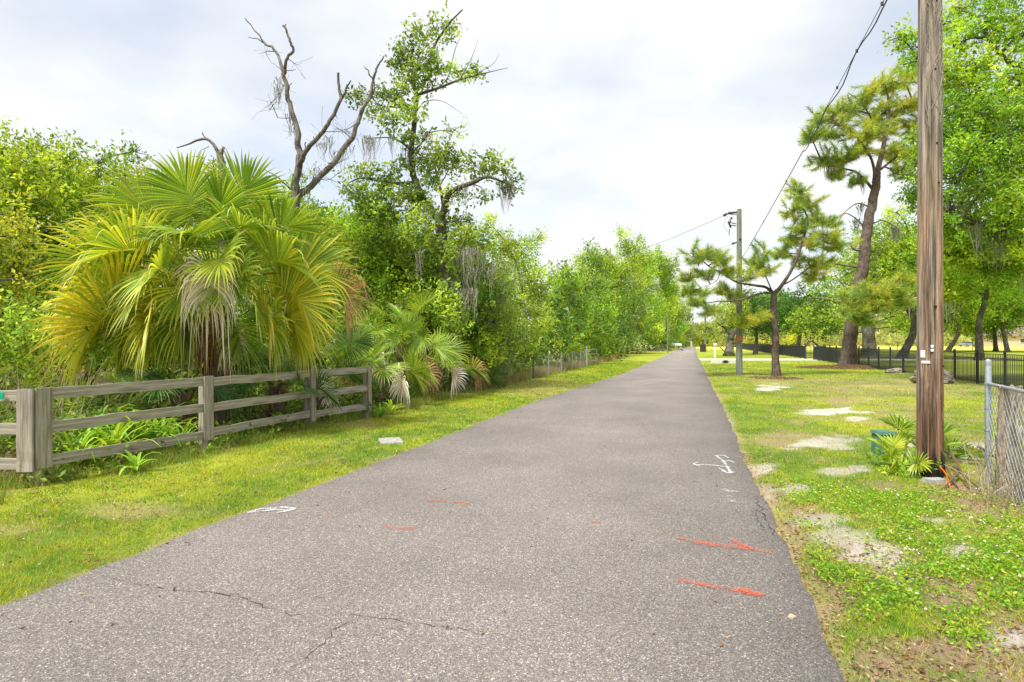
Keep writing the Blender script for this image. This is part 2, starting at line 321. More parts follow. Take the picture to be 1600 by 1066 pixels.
def cover(X, Y):
    """colour of the ground and how much grass stands on it"""
    a, dl, dr = zone(X, Y); right = dr > -.3
    sand = ell(X, Y, SAND, 31); sand = np.clip((sand + (fbm(X, Y, .45, 36, 6) - .5) * 2.6 - .42) * 3, 0, 1) * (sand > .02); litt = ell(X, Y, LITT, 32); brown = ell(X, Y, BROWN, 33)
    patch = fbm(X, Y, 1.3, 41); fine = fbm(X, Y, .22, 42)
    bare = np.where(right & (Y < 30), np.clip((fbm(X, Y, .7, 44) - .55) * 6, 0, 1) * .8, np.clip((fbm(X, Y, .6, 45) - .66) * 6, 0, 1) * .5)
    edge = np.clip(1.15 - np.minimum(np.abs(dl), np.abs(dr)) / (.03 + .15 * fine), 0, 1)
    woods = np.clip((-(a) - 6.7 - .75 * np.clip((11 - Y) / 3, 0, 1) + (patch - .5) * 1.2) / .5, 0, 1)
    g = np.array([.12, .18, .025]); g2 = np.array([.27, .30, .03]); br = np.array([.36, .28, .14]); sd = np.array([.38, .34, .29])[None] + np.array([.14, .15, .16]) * np.clip((Y[..., None] - 7) / 6, 0, 1); lt = np.array([.20, .14, .095]); wf = np.array([.20, .14, .09])
    t = np.clip((patch - .35) * 3, 0, 1)[..., None]
    c = g * (1 - t) + g2 * t
    def mx(c, d, w): w = np.clip(w, 0, 1)[..., None]; return c * (1 - w) + d * w
    c = mx(c, br, brown * .45); c = mx(c, (br + lt) / 2, bare); c = mx(c, lt * 1.3, litt * (.5 + .5 * (fine > .45))); c = mx(c, sd, sand * (.5 + fine * .7)); c = mx(c, br * (.55 + .6 * fine[..., None]), edge * .9)
    c = mx(c, wf, woods)
    dens = (1 - .85 * sand) * (1 - .45 * brown) * (1 - .7 * bare) * (1 - .82 * litt) * (1 - .72 * edge) * (1 - .93 * woods)
    return c, dens, brown, sand, litt
def relief(X, Y):
    a, dl, dr = zone(X, Y); out_ = np.maximum(dl, dr)
    z = -.03 + np.clip(out_ / .5, 0, 1) * .03
    z = z + np.clip(out_, 0, 1) * (.05 * (fbm(X, Y, 2.5, 3) - .5) + .02 * (fbm(X, Y, .4, 4) - .5)) * np.clip(60 / np.maximum(Y, 1), 0, 1)
    return z
gx = np.concatenate([-np.geomspace(600, 9, 26), np.arange(-8.8, 20, .14), np.geomspace(20.5, 900, 46)])
gy = np.concatenate([[-400, -60, -12, -4, -1, 1, 2], np.arange(2.3, 22, .12), np.geomspace(22.2, 1800, 120)])
GX, GY = np.meshgrid(gx, gy); cc, dn, _, _, _ = cover(GX, GY); gz = relief(GX, GY)
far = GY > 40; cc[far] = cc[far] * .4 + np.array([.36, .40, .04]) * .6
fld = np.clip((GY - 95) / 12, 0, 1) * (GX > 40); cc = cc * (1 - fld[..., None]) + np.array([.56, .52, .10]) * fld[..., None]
b = Buf(); ny, nx = GX.shape; i = (np.arange(ny - 1)[:, None] * nx + np.arange(nx - 1)[None]).ravel()
b.add(np.stack([GX, GY, gz], -1).reshape(-1, 3), np.stack([i, i + 1, i + nx + 1, i + nx], 1), cc.reshape(-1, 3))
tag(mk('ground', b, GROUND, smooth=True), 'grassy verges and lawn with sandy bare patches beside the road', kind='structure')
ry = np.concatenate([np.arange(-6, 24, .06), np.arange(24, 60, .4), np.arange(60, 152, 2)]); nc = 22
u = np.linspace(0, 1, nc)[None]; l = aL(ry)[:, None]; r = aR(ry)[:, None]; A = l + (r - l) * u; YY = np.repeat(ry[:, None], nc, 1)
z = .004 * np.sin(u * math.pi) + 0 * A; z[:, 0] = -.035; z[:, -1] = -.035; A2 = A.copy(); A2[:, 1] = A[:, 0] + .015; A2[:, -2] = A[:, -1] - .015
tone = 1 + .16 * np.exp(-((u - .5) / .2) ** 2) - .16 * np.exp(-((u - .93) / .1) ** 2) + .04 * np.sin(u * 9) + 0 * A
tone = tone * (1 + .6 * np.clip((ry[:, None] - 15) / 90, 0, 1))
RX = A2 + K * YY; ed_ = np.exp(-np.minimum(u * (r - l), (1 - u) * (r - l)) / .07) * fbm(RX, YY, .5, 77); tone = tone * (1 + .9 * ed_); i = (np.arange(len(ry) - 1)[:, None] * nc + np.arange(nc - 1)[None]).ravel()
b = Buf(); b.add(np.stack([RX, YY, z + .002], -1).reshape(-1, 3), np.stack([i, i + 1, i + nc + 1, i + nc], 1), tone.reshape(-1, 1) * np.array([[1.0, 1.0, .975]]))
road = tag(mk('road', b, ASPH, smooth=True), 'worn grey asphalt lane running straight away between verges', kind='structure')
RZ = .011
# cross street at the end, driveway
b = Buf(); quad(b, [(-60, 152, -.01), (160, 152, -.01), (160, 158, -.01), (-60, 158, -.01)], (1.5, 1.5, 1.5)); tag(mk('cross_street', b, ASPH), 'pale cross street at the far end of the lane', kind='structure')
b = Buf(); P = [(aR(np.array([47.6]))[0] + .02 + K * 47.6, 47.2), (70, 47.6), (70, 50.6), (aR(np.array([51.5]))[0] + .02 + K * 51.5, 51.9)]
v = [(x, y, .02) for x, y in P] + [(x, y, -.1) for x, y in P]; b.add(v, [[0, 1, 2, 3], [0, 4, 5, 1], [1, 5, 6, 2], [2, 6, 7, 3], [3, 7, 4, 0]])
tag(mk('driveway', b, CONC), 'pale concrete driveway crossing the lawn to the iron gate', kind='structure')

def ribbon(name, pts, w, mat, seed, label=None, parent=road, jit=.25, z=RZ, alpha=1., step=.03):
    """irregular flat strip on the road through ground points, w = widths"""
    rng = np.random.default_rng(seed); P = spline(pts, 8); d = np.concatenate([[0], np.cumsum(np.linalg.norm(np.diff(P, axis=0), axis=1))])
    n = max(4, int(d[-1] / step)); s = np.linspace(0, d[-1], n); Q = np.stack([np.interp(s, d, P[:, k]) for k in range(3)], 1)
    ww = 1.45 * np.interp(s / d[-1], np.linspace(0, 1, len(w)), w); T = nrm(np.gradient(Q, axis=0)); Nn = np.stack([-T[:, 1], T[:, 0], 0 * s], 1)
    lw = ww * (1 + jit * rng.standard_normal(n)); rw = ww * (1 + jit * rng.standard_normal(n))
    b = Buf(); v = np.stack([Q + Nn * np.abs(lw)[:, None] / 2, Q, Q - Nn * np.abs(rw)[:, None] / 2], 1); v[..., 2] = z
    al = np.full((n, 3), alpha); al[:, 0] *= .35; al[:, 2] *= .35
    i = np.arange(n - 1)[:, None] * 3; f = np.concatenate([np.stack([i[:, 0] + k, i[:, 0] + k + 1, i[:, 0] + k + 4, i[:, 0] + k + 3], 1) for k in (0, 1)])
    b.add(v.reshape(-1, 3), f, np.repeat(al.reshape(-1, 1), 3, 1)); o = mk(name, b, mat, parent)
    if label: o['label'] = label
    return o
def many(name, strokes, mat, label, parent=road, z=RZ):
    for k, (pts, w) in enumerate(strokes):
        o = ribbon(name, [G(*p) for p in pts], w, mat, 7 + k + len(pts), label if k == 0 else None, parent, z=z + .0015 * k)
        if k: o['label'] = label
many('paint_stroke', [([(1056, 842), (1110, 852), (1160, 858), (1208, 866)], [.035, .06, .07, .05, .03]), ([(1142, 844), (1160, 853), (1176, 860)], [.03, .05, .03])], PAINTO, 'orange spray paint arrow, upper of two near the verge')
many('paint_stroke', [([(1056, 908), (1100, 916), (1150, 926), (1194, 932)], [.05, .05, .045, .06, .05, .05]), ([(1154, 921), (1172, 930), (1158, 928)], [.03, .07, .05])], PAINTO, 'orange spray paint arrow nearest the viewer')
many('paint_stroke', [([(600, 825), (625, 827), (650, 828)], [.05, .05, .07])], PAINTO, 'short orange paint dash with bold end')
many('paint_stroke', [([(668, 784), (700, 785), (734, 788)], [.06, .04, .05])], PAINTO, 'pale orange paint dash, farthest of the pair')
many('paint_stroke', [([(504, 808), (515, 807)], [.04, .04])], PAINTO, 'small faint orange dot by the white arrow')
many('paint_stroke', [([(562, 772), (572, 772)], [.03, .03])], PAINTO, 'tiny faint orange fleck')
many('paint_stroke', [([(922, 817), (938, 818)], [.03, .04])], PAINTO, 'small orange dot in the middle of the lane')
many('paint_arrow', [([(386, 803), (420, 799), (461, 797)], [.025, .03, .025]), ([(438, 794), (461, 797), (432, 803)], [.025, .03, .025]), ([(386, 803), (410, 797), (432, 796)], [.02, .022, .02])], PAINTW, 'white sprayed arrow at the lane edge by the lawn')
many('paint_arrow', [([(1084, 727), (1110, 728), (1140, 731)], [.04, .035, .03]), ([(1118, 713), (1130, 722), (1142, 740)], [.025, .03, .03]), ([(1116, 714), (1130, 713), (1138, 717)], [.022, .02, .022]),
                     ([(1124, 733), (1136, 741), (1146, 739)], [.025, .03, .025]), ([(1126, 724), (1140, 722), (1148, 726)], [.022, .025, .02]), ([(1092, 724), (1084, 727), (1094, 731)], [.018, .02, .018])], PAINTW, 'white sprayed utility symbol of crossed arrows')
many('paint_stroke', [([(1130, 765), (1142, 768), (1154, 770)], [.07, .1, .06]), ([(1140, 776), (1144, 786)], [.05, .05])], PAINTF, 'faint worn white paint smudge')
many('paint_stroke', [([(958, 692), (975, 691), (992, 692)], [.03, .03, .03])], PAINTF, 'faint pale scuff in the middle distance')
def crack(pts, w, seed):
    rng = np.random.default_rng(seed); P = np.array([G(*p) for p in pts]); d = np.concatenate([[0], np.cumsum(np.linalg.norm(np.diff(P, axis=0), axis=1))])
    n = max(5, int(d[-1] / .035)); s = np.linspace(0, d[-1], n); Q = np.stack([np.interp(s, d, P[:, k]) for k in range(3)], 1); Q[1:-1, :2] += rng.normal(0, .012, (n - 2, 2)) + (rng.random((n - 2, 1)) < .15) * rng.normal(0, .03, (n - 2, 2))
    T = nrm(np.gradient(Q, axis=0)); Nn = np.stack([-T[:, 1], T[:, 0], 0 * s], 1); ww = .68 * w * (.1 + 1.4 * rng.random(n) ** 1.5) * np.sin(np.linspace(.15, 3, n)); v = np.stack([Q + Nn * ww[:, None] / 2, Q - Nn * ww[:, None] / 2], 1); v[..., 2] = RZ - .003
    i = np.arange(n - 1) * 2; b = Buf(); b.add(v.reshape(-1, 3), np.stack([i, i + 1, i + 3, i + 2], 1)); mk('crack', b, CRACK, road, col=False)
crack([(155, 902), (215, 914), (262, 922), (340, 928), (372, 930), (392, 942), (430, 955), (470, 963), (500, 964)], .011, 1)
crack([(500, 964), (530, 960), (552, 962), (600, 968), (650, 976), (690, 982), (740, 990), (830, 1000)], .007, 2)
crack([(552, 964), (525, 990), (495, 1012), (470, 1038)], .007, 3)
crack([(1182, 775), (1190, 800), (1202, 820), (1215, 845)], .012, 4)
crack([(1186, 790), (1178, 800), (1196, 830), (1208, 852)], .009, 5)
crack([(910, 790), (915, 776), (960, 780), (1010, 798)], .005, 6)
crack([(1104, 735), (1112, 741), (1106, 748)], .006, 7)

# ------------------------------------------------------------------ grass
def blades(name, X, Y, h, w, colf, label, mat=GRASS, kind='stuff', seed=0, z=None, lean=1.1):
    rng = np.random.default_rng(seed); n = len(X); z = relief(X, Y) if z is None else z
    a = rng.random(n) * 6.283; d = np.stack([np.cos(a), np.sin(a), 0 * a], 1); p = np.stack([X, Y, z - .004], 1)
    a2 = rng.random(n) * 6.283; ln = np.stack([np.cos(a2), np.sin(a2), 0 * a], 1) * (h * lean * rng.random(n))[:, None]
    tip = p + ln + np.array([0, 0, 1]) * h[:, None]; hw = d * (w / 2)[:, None]
    v = np.stack([p - hw, p + hw, tip], 1).reshape(-1, 3); b = Buf(); b.add(v, np.arange(3 * n).reshape(-1, 3), np.repeat(colf, 3, 0)); o = mk(name, b, mat); return tag(o, label, kind=kind)
def scatter(n, y0, y1, amin, amax, p, seed):
    rng = np.random.default_rng(seed); U = rng.random(n); Y = (y0 ** (1 - p) + U * (y1 ** (1 - p) - y0 ** (1 - p))) ** (1 / (1 - p)); a = amin(Y) + rng.random(n) * (amax(Y) - amin(Y)); return a + K * Y, Y
def grasscol(X, Y, brown, seed):
    rng = np.random.default_rng(seed); n = len(X); t = np.clip((fbm(X, Y, .9, 61) - .42) * 2.6 + (fbm(X, Y, .16, 62) - .5) * 3.0 + .30 + rng.normal(0, .2, n), 0, 1)[:, None]
    c = np.array([.15, .33, .015]) * (1 - t) + np.array([.44, .51, .025]) * t
    dry = (rng.random(n) < (.14 + .36 * brown))[:, None]; c = np.where(dry, np.array([.50, .41, .20]) * (.7 + .5 * rng.random((n, 1))), c)
    return np.clip(c * (.55 + .75 * rng.random((n, 1))), 0, 1)
Xl, Yl = scatter(250000, 3.4, 45, lambda Y: np.full_like(Y, -7.9), lambda Y: aL(Y) + .07, 1.55, 11)
Xr, Yr = scatter(400000, 2.4, 60, lambda Y: aR(Y) - .07, lambda Y: np.clip(1.4 + Y * .62, 2.2, 12.5), 1.7, 12)
X = np.concatenate([Xl, Xr]); Y = np.concatenate([Yl, Yr]); c, dn, br, sd, lt = cover(X, Y)
rng = np.random.default_rng(5); k = (rng.random(len(X)) < dn * np.clip(.15 + 1.5 * (fbm(X, Y, .22, 71) - .2), 0, 1)) & (np.abs(800 + 900 * X / Y - 800) < 860)
k &= ~((Y > 46.9) & (Y < 52.1)); X, Y, br = X[k], Y[k], br[k]; rng = np.random.default_rng(6)
isr = X - K * Y > 0
h = (.014 + .03 * rng.random(len(X))) * (.6 + .9 * fbm(X, Y, .2, 81)) * np.clip(1 + (Y - 6) * .02, 1, 1.6)
h = np.where(isr, h * .85, h); w = (.0045 + .003 * rng.random(len(X))) * np.clip(Y / 5, .8, 7)
blades('grass', X, Y, h, w, grasscol(X, Y, br, 7), 'short lime green lawn grass on both verges')
# taller ragged grass where the lawn meets the wood and along the road edge
Xt, Yt = scatter(26000, 5, 60, lambda Y: np.full_like(Y, -7.9), lambda Y: np.full_like(Y, -6.75), 1.4, 21); rng = np.random.default_rng(9)
k = fbm(Xt, Yt, .5, 91) > .42; Xt, Yt = Xt[k], Yt[k]; n = len(Xt); t = rng.random((n, 1)); drym = ((Yt > 19) & (Yt < 60))
ct = np.array([.13, .26, .03]) * (1 - t) + np.array([.33, .40, .05]) * t; cd = np.array([.42, .31, .17]) * (.6 + .6 * t); pick = (rng.random(n) < np.where(drym, .75, .15))[:, None]
blades('tall_grass', Xt, Yt, (.06 + .16 * rng.random(n)) * np.where(drym, 2.2, 1.), .009 * np.clip(Yt / 8, 1, 4) * np.ones(n), np.where(pick, cd, ct), 'ragged tall grass and dry stalks along the wood edge', seed=3, lean=.9)

rng = np.random.default_rng(19); X = -9.5 + 4 * rng.random(9000); Y = 6.9 + 4 * rng.random(9000); k = X < -5.45 - .0 * Y; X, Y = X[k], Y[k]; n = len(X)
blades('dry_grass', X, Y, .1 + .3 * rng.random(n), .007 + .006 * rng.random(n), np.array([(.60, .50, .24)]) * (.6 + .7 * rng.random((n, 1))), 'tall tan dry grass beyond the fence corner', seed=23, lean=1.)

# ------------------------------------------------------------------ leaf clouds
PAL = {'lime': [(.50, .62, .055), (.40, .53, .05), (.20, .33, .035)], 'oak': [(.42, .56, .06), (.27, .43, .05), (.14, .27, .035)], 'dark': [(.17, .33, .05), (.10, .22, .035), (.06, .15, .025)],
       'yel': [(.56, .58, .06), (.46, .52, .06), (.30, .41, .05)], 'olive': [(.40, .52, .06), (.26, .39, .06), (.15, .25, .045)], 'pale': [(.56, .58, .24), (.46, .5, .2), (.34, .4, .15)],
       'bright': [(.48, .61, .05), (.32, .49, .045), (.16, .32, .03)], 'gold': [(.62, .54, .06), (.42, .50, .06), (.24, .38, .05)], 'grey': [(.36, .46, .19), (.28, .38, .15), (.19, .28, .11)]}
def unit(rng, n): return nrm(rng.standard_normal((n, 3)))
def leafquads(b, rng, C, D, size, cols, wr=.5, fold=.25):
    n = len(C); tri = n and size[0] > .14; D = nrm(D); s = np.cross(D, unit(rng, n)); s = nrm(s); up = np.cross(s, D)
    Ls = (size * (.6 + .8 * rng.random(n)))[:, None]
    p0 = C; p2 = C + D * Ls; mid = C + D * Ls * .5; p1 = mid + s * Ls * wr / 2 + up * Ls * fold * .3; p3 = mid - s * Ls * wr / 2 + up * Ls * fold * .3
    if tri: b.add(np.stack([p0 + (p1 - mid) * .4, p2, mid + (p3 - mid) * 1.5], 1).reshape(-1, 3), np.arange(3 * n).reshape(-1, 3), np.repeat(cols, 3, 0)); return
    v = np.stack([p0, p1, p2, p3], 1).reshape(-1, 3); k = np.arange(n)[:, None] * 4; f = np.concatenate([k + [0, 1, 2], k + [0, 2, 3]])
    b.add(v, f, np.repeat(cols, 4, 0))
def cloud(b, rng, blobs, dens, size, pal, spr=13, spread=.2, shell=2.4):
    P = np.array(PAL[pal]) if isinstance(pal, str) else np.array(pal); tips = []
    for (c, r) in blobs:
        c = np.array(c, float); r = np.array(r, float); A = (r[0] * r[1] + r[1] * r[2] + r[0] * r[2]) / 3 * 12.57; n = max(3, int(dens * A))
        u_ = unit(rng, n); rad = rng.random(n) ** (1 / shell) * (1 + .25 * (rng.random(n) < .25) * rng.random(n)); S = c + u_ * rad[:, None] * r; tips.append(S)
        # lumpy: drop sprigs by noise so that holes open in the blob
        kk = fbm(S[:, 0] + S[:, 2] * .7, S[:, 1] + S[:, 2] * 1.3, .9, 17) > .36; S = S[kk]; u2 = u_[kk]; n = len(S)
        if n == 0: continue
        bt = .8 + .6 * rng.random(); bi = rng.random() * 1.6; q = np.clip(np.floor(rng.random(n) * 2 + bi), 0, len(P) - 1).astype(int); sc_ = bt * P[q] * (.6 + .7 * rng.random((n, 1)))
        drc = nrm(u2 * .8 + np.array([0, 0, .35]) + rng.normal(0, .5, (n, 3)))
        m = n * spr; i = np.repeat(np.arange(n), spr); tt = rng.random(m)[:, None]
        C = S[i] + drc[i] * (tt - .4) * spread * 2.6 + rng.normal(0, spread * .33, (m, 3)); D = drc[i] * .6 + unit(rng, m) + np.array([0, 0, -.12])
        leafquads(b, rng, C, D, np.full(m, size), np.clip(sc_[i] * (.85 + .3 * rng.random((m, 1))), 0, 1))
    return np.concatenate(tips)
def twigs(b, rng, blobs, per, r=.012, nodes=None):
    for (c, rr) in blobs:
        c = np.array(c, float); rr = np.array(rr, float)
        for _ in range(per):
            d = unit(rng, 1)[0]; d[2] = abs(d[2]) * .8 - .15; e = c + d * rr * (.6 + .45 * rng.random()); s = c + rng.normal(0, .15, 3) * rr
            m = (s + e) / 2 + rng.normal(0, .12, 3) * rr; tube(b, spline([s, m, e], 3), np.linspace(r * 1.8, r * .5, 7), 3, cap=False)
def limbs(b, rng, path, r0, r1, n=7, wob=.0, flare=0., k=5):
    P = spline(path, k if r0 < .3 else k * 2); m = len(P)
    if wob:
        q = rng.normal(0, wob, (m, 3)); q = (q + np.roll(q, 1, 0) + np.roll(q, -1, 0)) / 3; q[0] = 0; q[-1] = 0; P += q * np.array([1, 1, .4])
    r = np.linspace(r0, r1, m)
    if flare:
        d = P[:, 2] - P[0, 2]; r = r * (1 + flare * np.exp(-np.maximum(d, 0) / max(.3, r0 * 1.6)))
    tube(b, P, r, n, rough=.03, rng=rng); return P
def mossy(b, rng, pts, n=14, lo=.3, hi=.9, spread=.12, w=.014, col=(.23, .235, .19)):
    for p in pts:
        for _ in range(n):
            q = p + rng.normal(0, 1, 3) * [spread, spread, .05]; Ln = lo + (hi - lo) * rng.random() ** 1.6; m = 6; z = np.linspace(0, 1, m); j = np.cumsum(rng.normal(0, .035, (m, 2)), 0) * (1 - z * .3)[:, None]
            P = np.stack([q[0] + j[:, 0] + (p[0] - q[0]) * z * .6, q[1] + j[:, 1] + (p[1] - q[1]) * z * .6, q[2] - z * Ln], 1); a = rng.random() * 3.14; ww = w * (.6 + .8 * rng.random(m)) * (1 - .75 * z); d = np.array([math.cos(a), math.sin(a), 0])
            v = np.stack([P - d * ww[:, None], P + d * ww[:, None]], 1).reshape(-1, 3); i = np.arange(m - 1) * 2; b.add(v, np.stack([i, i + 1, i + 3, i + 2], 1), np.array(col) * (.7 + .5 * rng.random()))
def nearest(nodes, c):
    d = np.linalg.norm(nodes - c, axis=1) + np.maximum(nodes[:, 2] - c[2], 0) * 1.5; return nodes[d.argmin()]
def tree(name, label, cat, base, paths, blobs, dens, size, pal, seed, bark=BARK, spr=14, spread=.2, moss=None, group=None, tw=5, link_r=.035, shell=2.4, flare=.5, mosskw={}):
    """paths: list of (points, r0, r1); blobs in world space; blob centres are tied to the nearest limb"""
    rng = np.random.default_rng(seed); t = thing(name, label, cat, base, group); tb = Buf(); nodes = []
    for j, (p, r0, r1) in enumerate(paths):
        nodes.append(limbs(tb, rng, p, r0, r1, 9 if r0 > .1 else 6, wob=r0 * .12, flare=flare if j == 0 else 0))
    nodes = np.concatenate(nodes)
    for (c, r) in blobs:
        s = nearest(nodes, np.array(c)); e = np.array(c, float); mid = (s + e) / 2 + rng.normal(0, .08, 3) * np.linalg.norm(e - s) + [0, 0, .06 * np.linalg.norm(e - s)]
        limbs(tb, rng, [s, mid, e], link_r, link_r * .45, 5, k=3)
    twigs(tb, rng, blobs, tw, link_r * .3); mk('trunk', tb, bark, t, smooth=True)
    if len(blobs):
        cb_ = Buf(); tips = cloud(cb_, rng, blobs, dens, size, pal, spr, spread, shell); mk('crown', cb_, LEAF, t)
    if moss is not None:
        mb = Buf(); pts = [nearest(nodes, np.array(p)) for p in moss] if not isinstance(moss, int) else [tips[i] for i in rng.integers(0, len(tips), moss)]; mossy(mb, rng, pts, **mosskw); mk('spanish_moss', mb, MOSS, t, kind='stuff')
    return t
def B(px, py, rx, ry, Y, dz=None):
    """blob measured in the photograph at distance Y"""
    s = Y / 900.; return (W(px, py, Y), (rx * s, (dz if dz else (rx + ry) / 2 * s), ry * s))
def autotree(name, label, cat, base, H, Wd, nb, dens, size, pal, seed, low=.25, tr=.15, lean=(0, 0), moss=None, group=None, spread=.2, spr=13, bark=BARK, mosskw={}):
    rng = np.random.default_rng(seed); base = np.array(base, float); top = base + [lean[0], lean[1], H * .8]
    path = [base - [0, 0, .1], base + (top - base) * .35 + rng.normal(0, .06, 3) * H * [1, 1, 0], base + (top - base) * .7 + rng.normal(0, .05, 3) * H * [1, 1, 0], top]
    blobs = []
    for i in range(nb):
        f = (i + .5) / nb; zz = H * (low + (1 - low) * f); prof = math.sin(math.pi * min(1, .22 + .72 * f)) ** .7; ang = i * 2.4 + rng.random(); rr = Wd / 2 * prof * (.35 + .45 * rng.random())
        br = Wd * (.19 + .09 * rng.random()); zc = min(zz, H - br * .6); f2 = zc / H
        if i % 4 == 3: blobs.append((base + np.array([lean[0] + rng.normal(0, Wd * .22), rng.normal(0, Wd * .2), H * (.9 + .16 * rng.random())]), (Wd * .09, Wd * .09, Wd * .1)))
        blobs.append((base + np.array([lean[0] * f2 + math.cos(ang) * rr, lean[1] * f2 + math.sin(ang) * rr, zc]), (br, br, br * .72)))
    return tree(name, label, cat, base, [(path, tr, tr * .3)], blobs, dens, size, pal, seed, bark, spr, spread, moss, group, mosskw=mosskw, link_r=max(.03, tr * .3))

# ------------------------------------------------------------------ trees on the woodland side
autotree('oak_tree', 'lime green young oak at the outer edge of the wood past the fence corner', 'tree', W(20, 533, 15) * [1, 1, 0], 6.6, 4.6, 15, 11, .11, 'lime', 101, .2, .13, moss=5, mosskw=dict(n=16, lo=.3, hi=1.0, w=.012))
autotree('oak_tree', 'lime green oak with the highest crown behind the big palm fronds', 'tree', W(120, 533, 17) * [1, 1, 0], 7.3, 4.8, 15, 11, .11, 'bright', 102, .2, .15, moss=4, mosskw=dict(n=16, lo=.3, hi=1.0, w=.012))
autotree('oak_tree', 'light green oak rising behind the fan palm crown', 'tree', W(250, 533, 18) * [1, 1, 0], 6.7, 4.6, 13, 10, .115, 'lime', 103, .2, .14)
autotree('oak_tree', 'rounded green oak behind the dead snag and palm', 'tree', W(395, 533, 19) * [1, 1, 0], 6.5, 5.2, 14, 10, .12, 'bright', 104, .15, .14)
autotree('oak_tree', 'oak with yellowing leaves low at the picture edge', 'tree', W(-60, 533, 13) * [1, 1, 0], 5.0, 4, 11, 9, .11, 'yel', 105, .15, .12)
autotree('oak_tree', 'dark leafy tree deep between palm and mossy oak', 'tree', W(500, 533, 22) * [1, 1, 0], 6.6, 5.4, 13, 9, .13, 'oak', 106, .1, .14)
# central mossy oak
Yo = 18.; w_ = lambda px, py, d=0.: W(px, py, Yo + d)
paths = [([w_(716, 612), w_(712, 560), w_(704, 480), w_(697, 420), w_(690, 370), w_(690, 345)], .22, .15),
         ([w_(690, 350), w_(676, 330, .2), w_(664, 314, .3), w_(647, 277, .5), w_(643, 243, .5), w_(647, 189, .4), w_(650, 149, .3), w_(645, 115, .2), w_(670, 98), w_(681, 67), w_(701, 37, -.2), w_(723, 15, -.3)], .13, .02),
         ([w_(690, 350), w_(694, 324, -.2), w_(704, 300, -.4), w_(735, 287, -.6), w_(762, 277, -.6), w_(792, 287, -.6)], .12, .025),
         ([w_(694, 330), w_(690, 305), w_(682, 270, .6), w_(676, 240, .9)], .07, .02),
         ([w_(650, 285, .5), w_(616, 287, .3), w_(580, 280), w_(562, 279), w_(542, 287, -.3)], .065, .02),
         ([w_(644, 245, .5), w_(637, 230, .3), w_(613, 216), w_(576, 216, -.4)], .05, .012),
         ([w_(650, 149, .3), w_(684, 138, -.1), w_(718, 125, -.4), w_(751, 116, -.6), w_(794, 106, -.8)], .05, .006),
         ([w_(684, 138), w_(700, 120, .3), w_(712, 75, .5), w_(722, 55, .5)], .02, .004), ([w_(718, 125, -.4), w_(735, 95), w_(748, 60, .2)], .016, .003), ([w_(740, 118, -.5), w_(770, 100), w_(780, 84)], .012, .003),
         ([w_(648, 180, .4), w_(662, 160), w_(690, 158, -.5), w_(722, 178, -.6)], .022, .004), ([w_(643, 240, .4), w_(660, 222), w_(675, 200, -.3), w_(676, 198, -.3)], .03, .008),
         ([w_(646, 170, .4), w_(620, 168, .8), w_(590, 162, .9), w_(560, 128, .9)], .03, .006), ([w_(645, 115, .2), w_(636, 95, .5), w_(622, 70, .8)], .014, .003), ([w_(655, 106), w_(668, 76, .4), w_(655, 40, .6)], .014, .004)]
bl = [B(655, 45, 18, 20, Yo), B(690, 45, 26, 18, Yo), B(645, 85, 26, 18, Yo), B(625, 95, 16, 16, Yo + .4), B(668, 105, 22, 16, Yo - .3), B(635, 125, 22, 15, Yo), B(715, 112, 22, 12, Yo - .4), B(745, 118, 14, 10, Yo - .5), B(622, 150, 16, 12, Yo + .6),
      B(668, 130, 18, 14, Yo), B(600, 150, 18, 13, Yo + .8), B(558, 150, 18, 12, Yo + .9), B(590, 175, 16, 12, Yo + .8), B(640, 175, 26, 14, Yo), B(612, 195, 18, 10, Yo + .2), B(650, 215, 20, 16, Yo), B(710, 205, 22, 14, Yo - .4), B(700, 225, 16, 12, Yo - .4),
      B(665, 250, 28, 18, Yo + .6), B(560, 268, 22, 12, Yo), B(600, 275, 22, 14, Yo), B(700, 255, 24, 18, Yo - .3), B(740, 262, 28, 18, Yo - .6), B(775, 262, 26, 20, Yo - .6), B(795, 290, 18, 18, Yo - .6), B(555, 300, 24, 12, Yo - .2), B(610, 305, 34, 16, Yo),
      B(720, 305, 22, 16, Yo - .2), B(760, 305, 18, 14, Yo - .6), B(660, 305, 20, 16, Yo + .5)]
mp_ = [w_(x, y, d) for x, y, d in [(772, 300, -.6), (775, 305, -.6), (783, 300, -.6), (675, 208, 0), (612, 222, 0), (590, 222, -.2), (615, 235, 0), (690, 90, 0), (697, 70, 0), (580, 220, -.4), (545, 215, 0), (640, 225, .3), (735, 292, -.5), (800, 300, -.6), (690, 330, 0), (700, 420, -.2), (712, 400, -.2), (720, 430, -.2), (745, 420, 0), (770, 440, 0)]]
bl += [B(x, y, rx, ry, Yo + d) for x, y, rx, ry, d in [(700, 400, 22, 16, -.7), (665, 370, 30, 20, -.5), (745, 385, 32, 24, 0), (690, 465, 28, 24, -.8), (720, 420, 18, 14, -.6), (710, 500, 26, 22, -.9), (675, 345, 24, 14, .5), (715, 345, 22, 14, -.3), (735, 365, 22, 16, -.5), (650, 305, 24, 14, .2), (600, 335, 26, 14, .2), (570, 312, 24, 12, 0), (672, 275, 20, 12, -.3), (625, 260, 22, 12, .3), (700, 300, 16, 10, -.5), (660, 335, 22, 12, -.4), (620, 345, 30, 20, .2), (580, 335, 26, 14, 0), (735, 345, 26, 18, 0), (730, 440, 26, 24, .3), (660, 420, 30, 24, .5), (600, 380, 30, 22, .8), (760, 420, 20, 20, 0)]]
paths += [([w_(698, 410), w_(715, 392, -.8), w_(748, 388, -1.5)], .03, .008), ([w_(700, 440), w_(728, 425, -.9), w_(768, 418, -1.4)], .03, .008), ([w_(702, 470), w_(715, 455, -.9), w_(740, 452, -1.5)], .03, .008), ([w_(696, 400), w_(670, 392, -.8), w_(640, 398, -1.4)], .03, .008)]
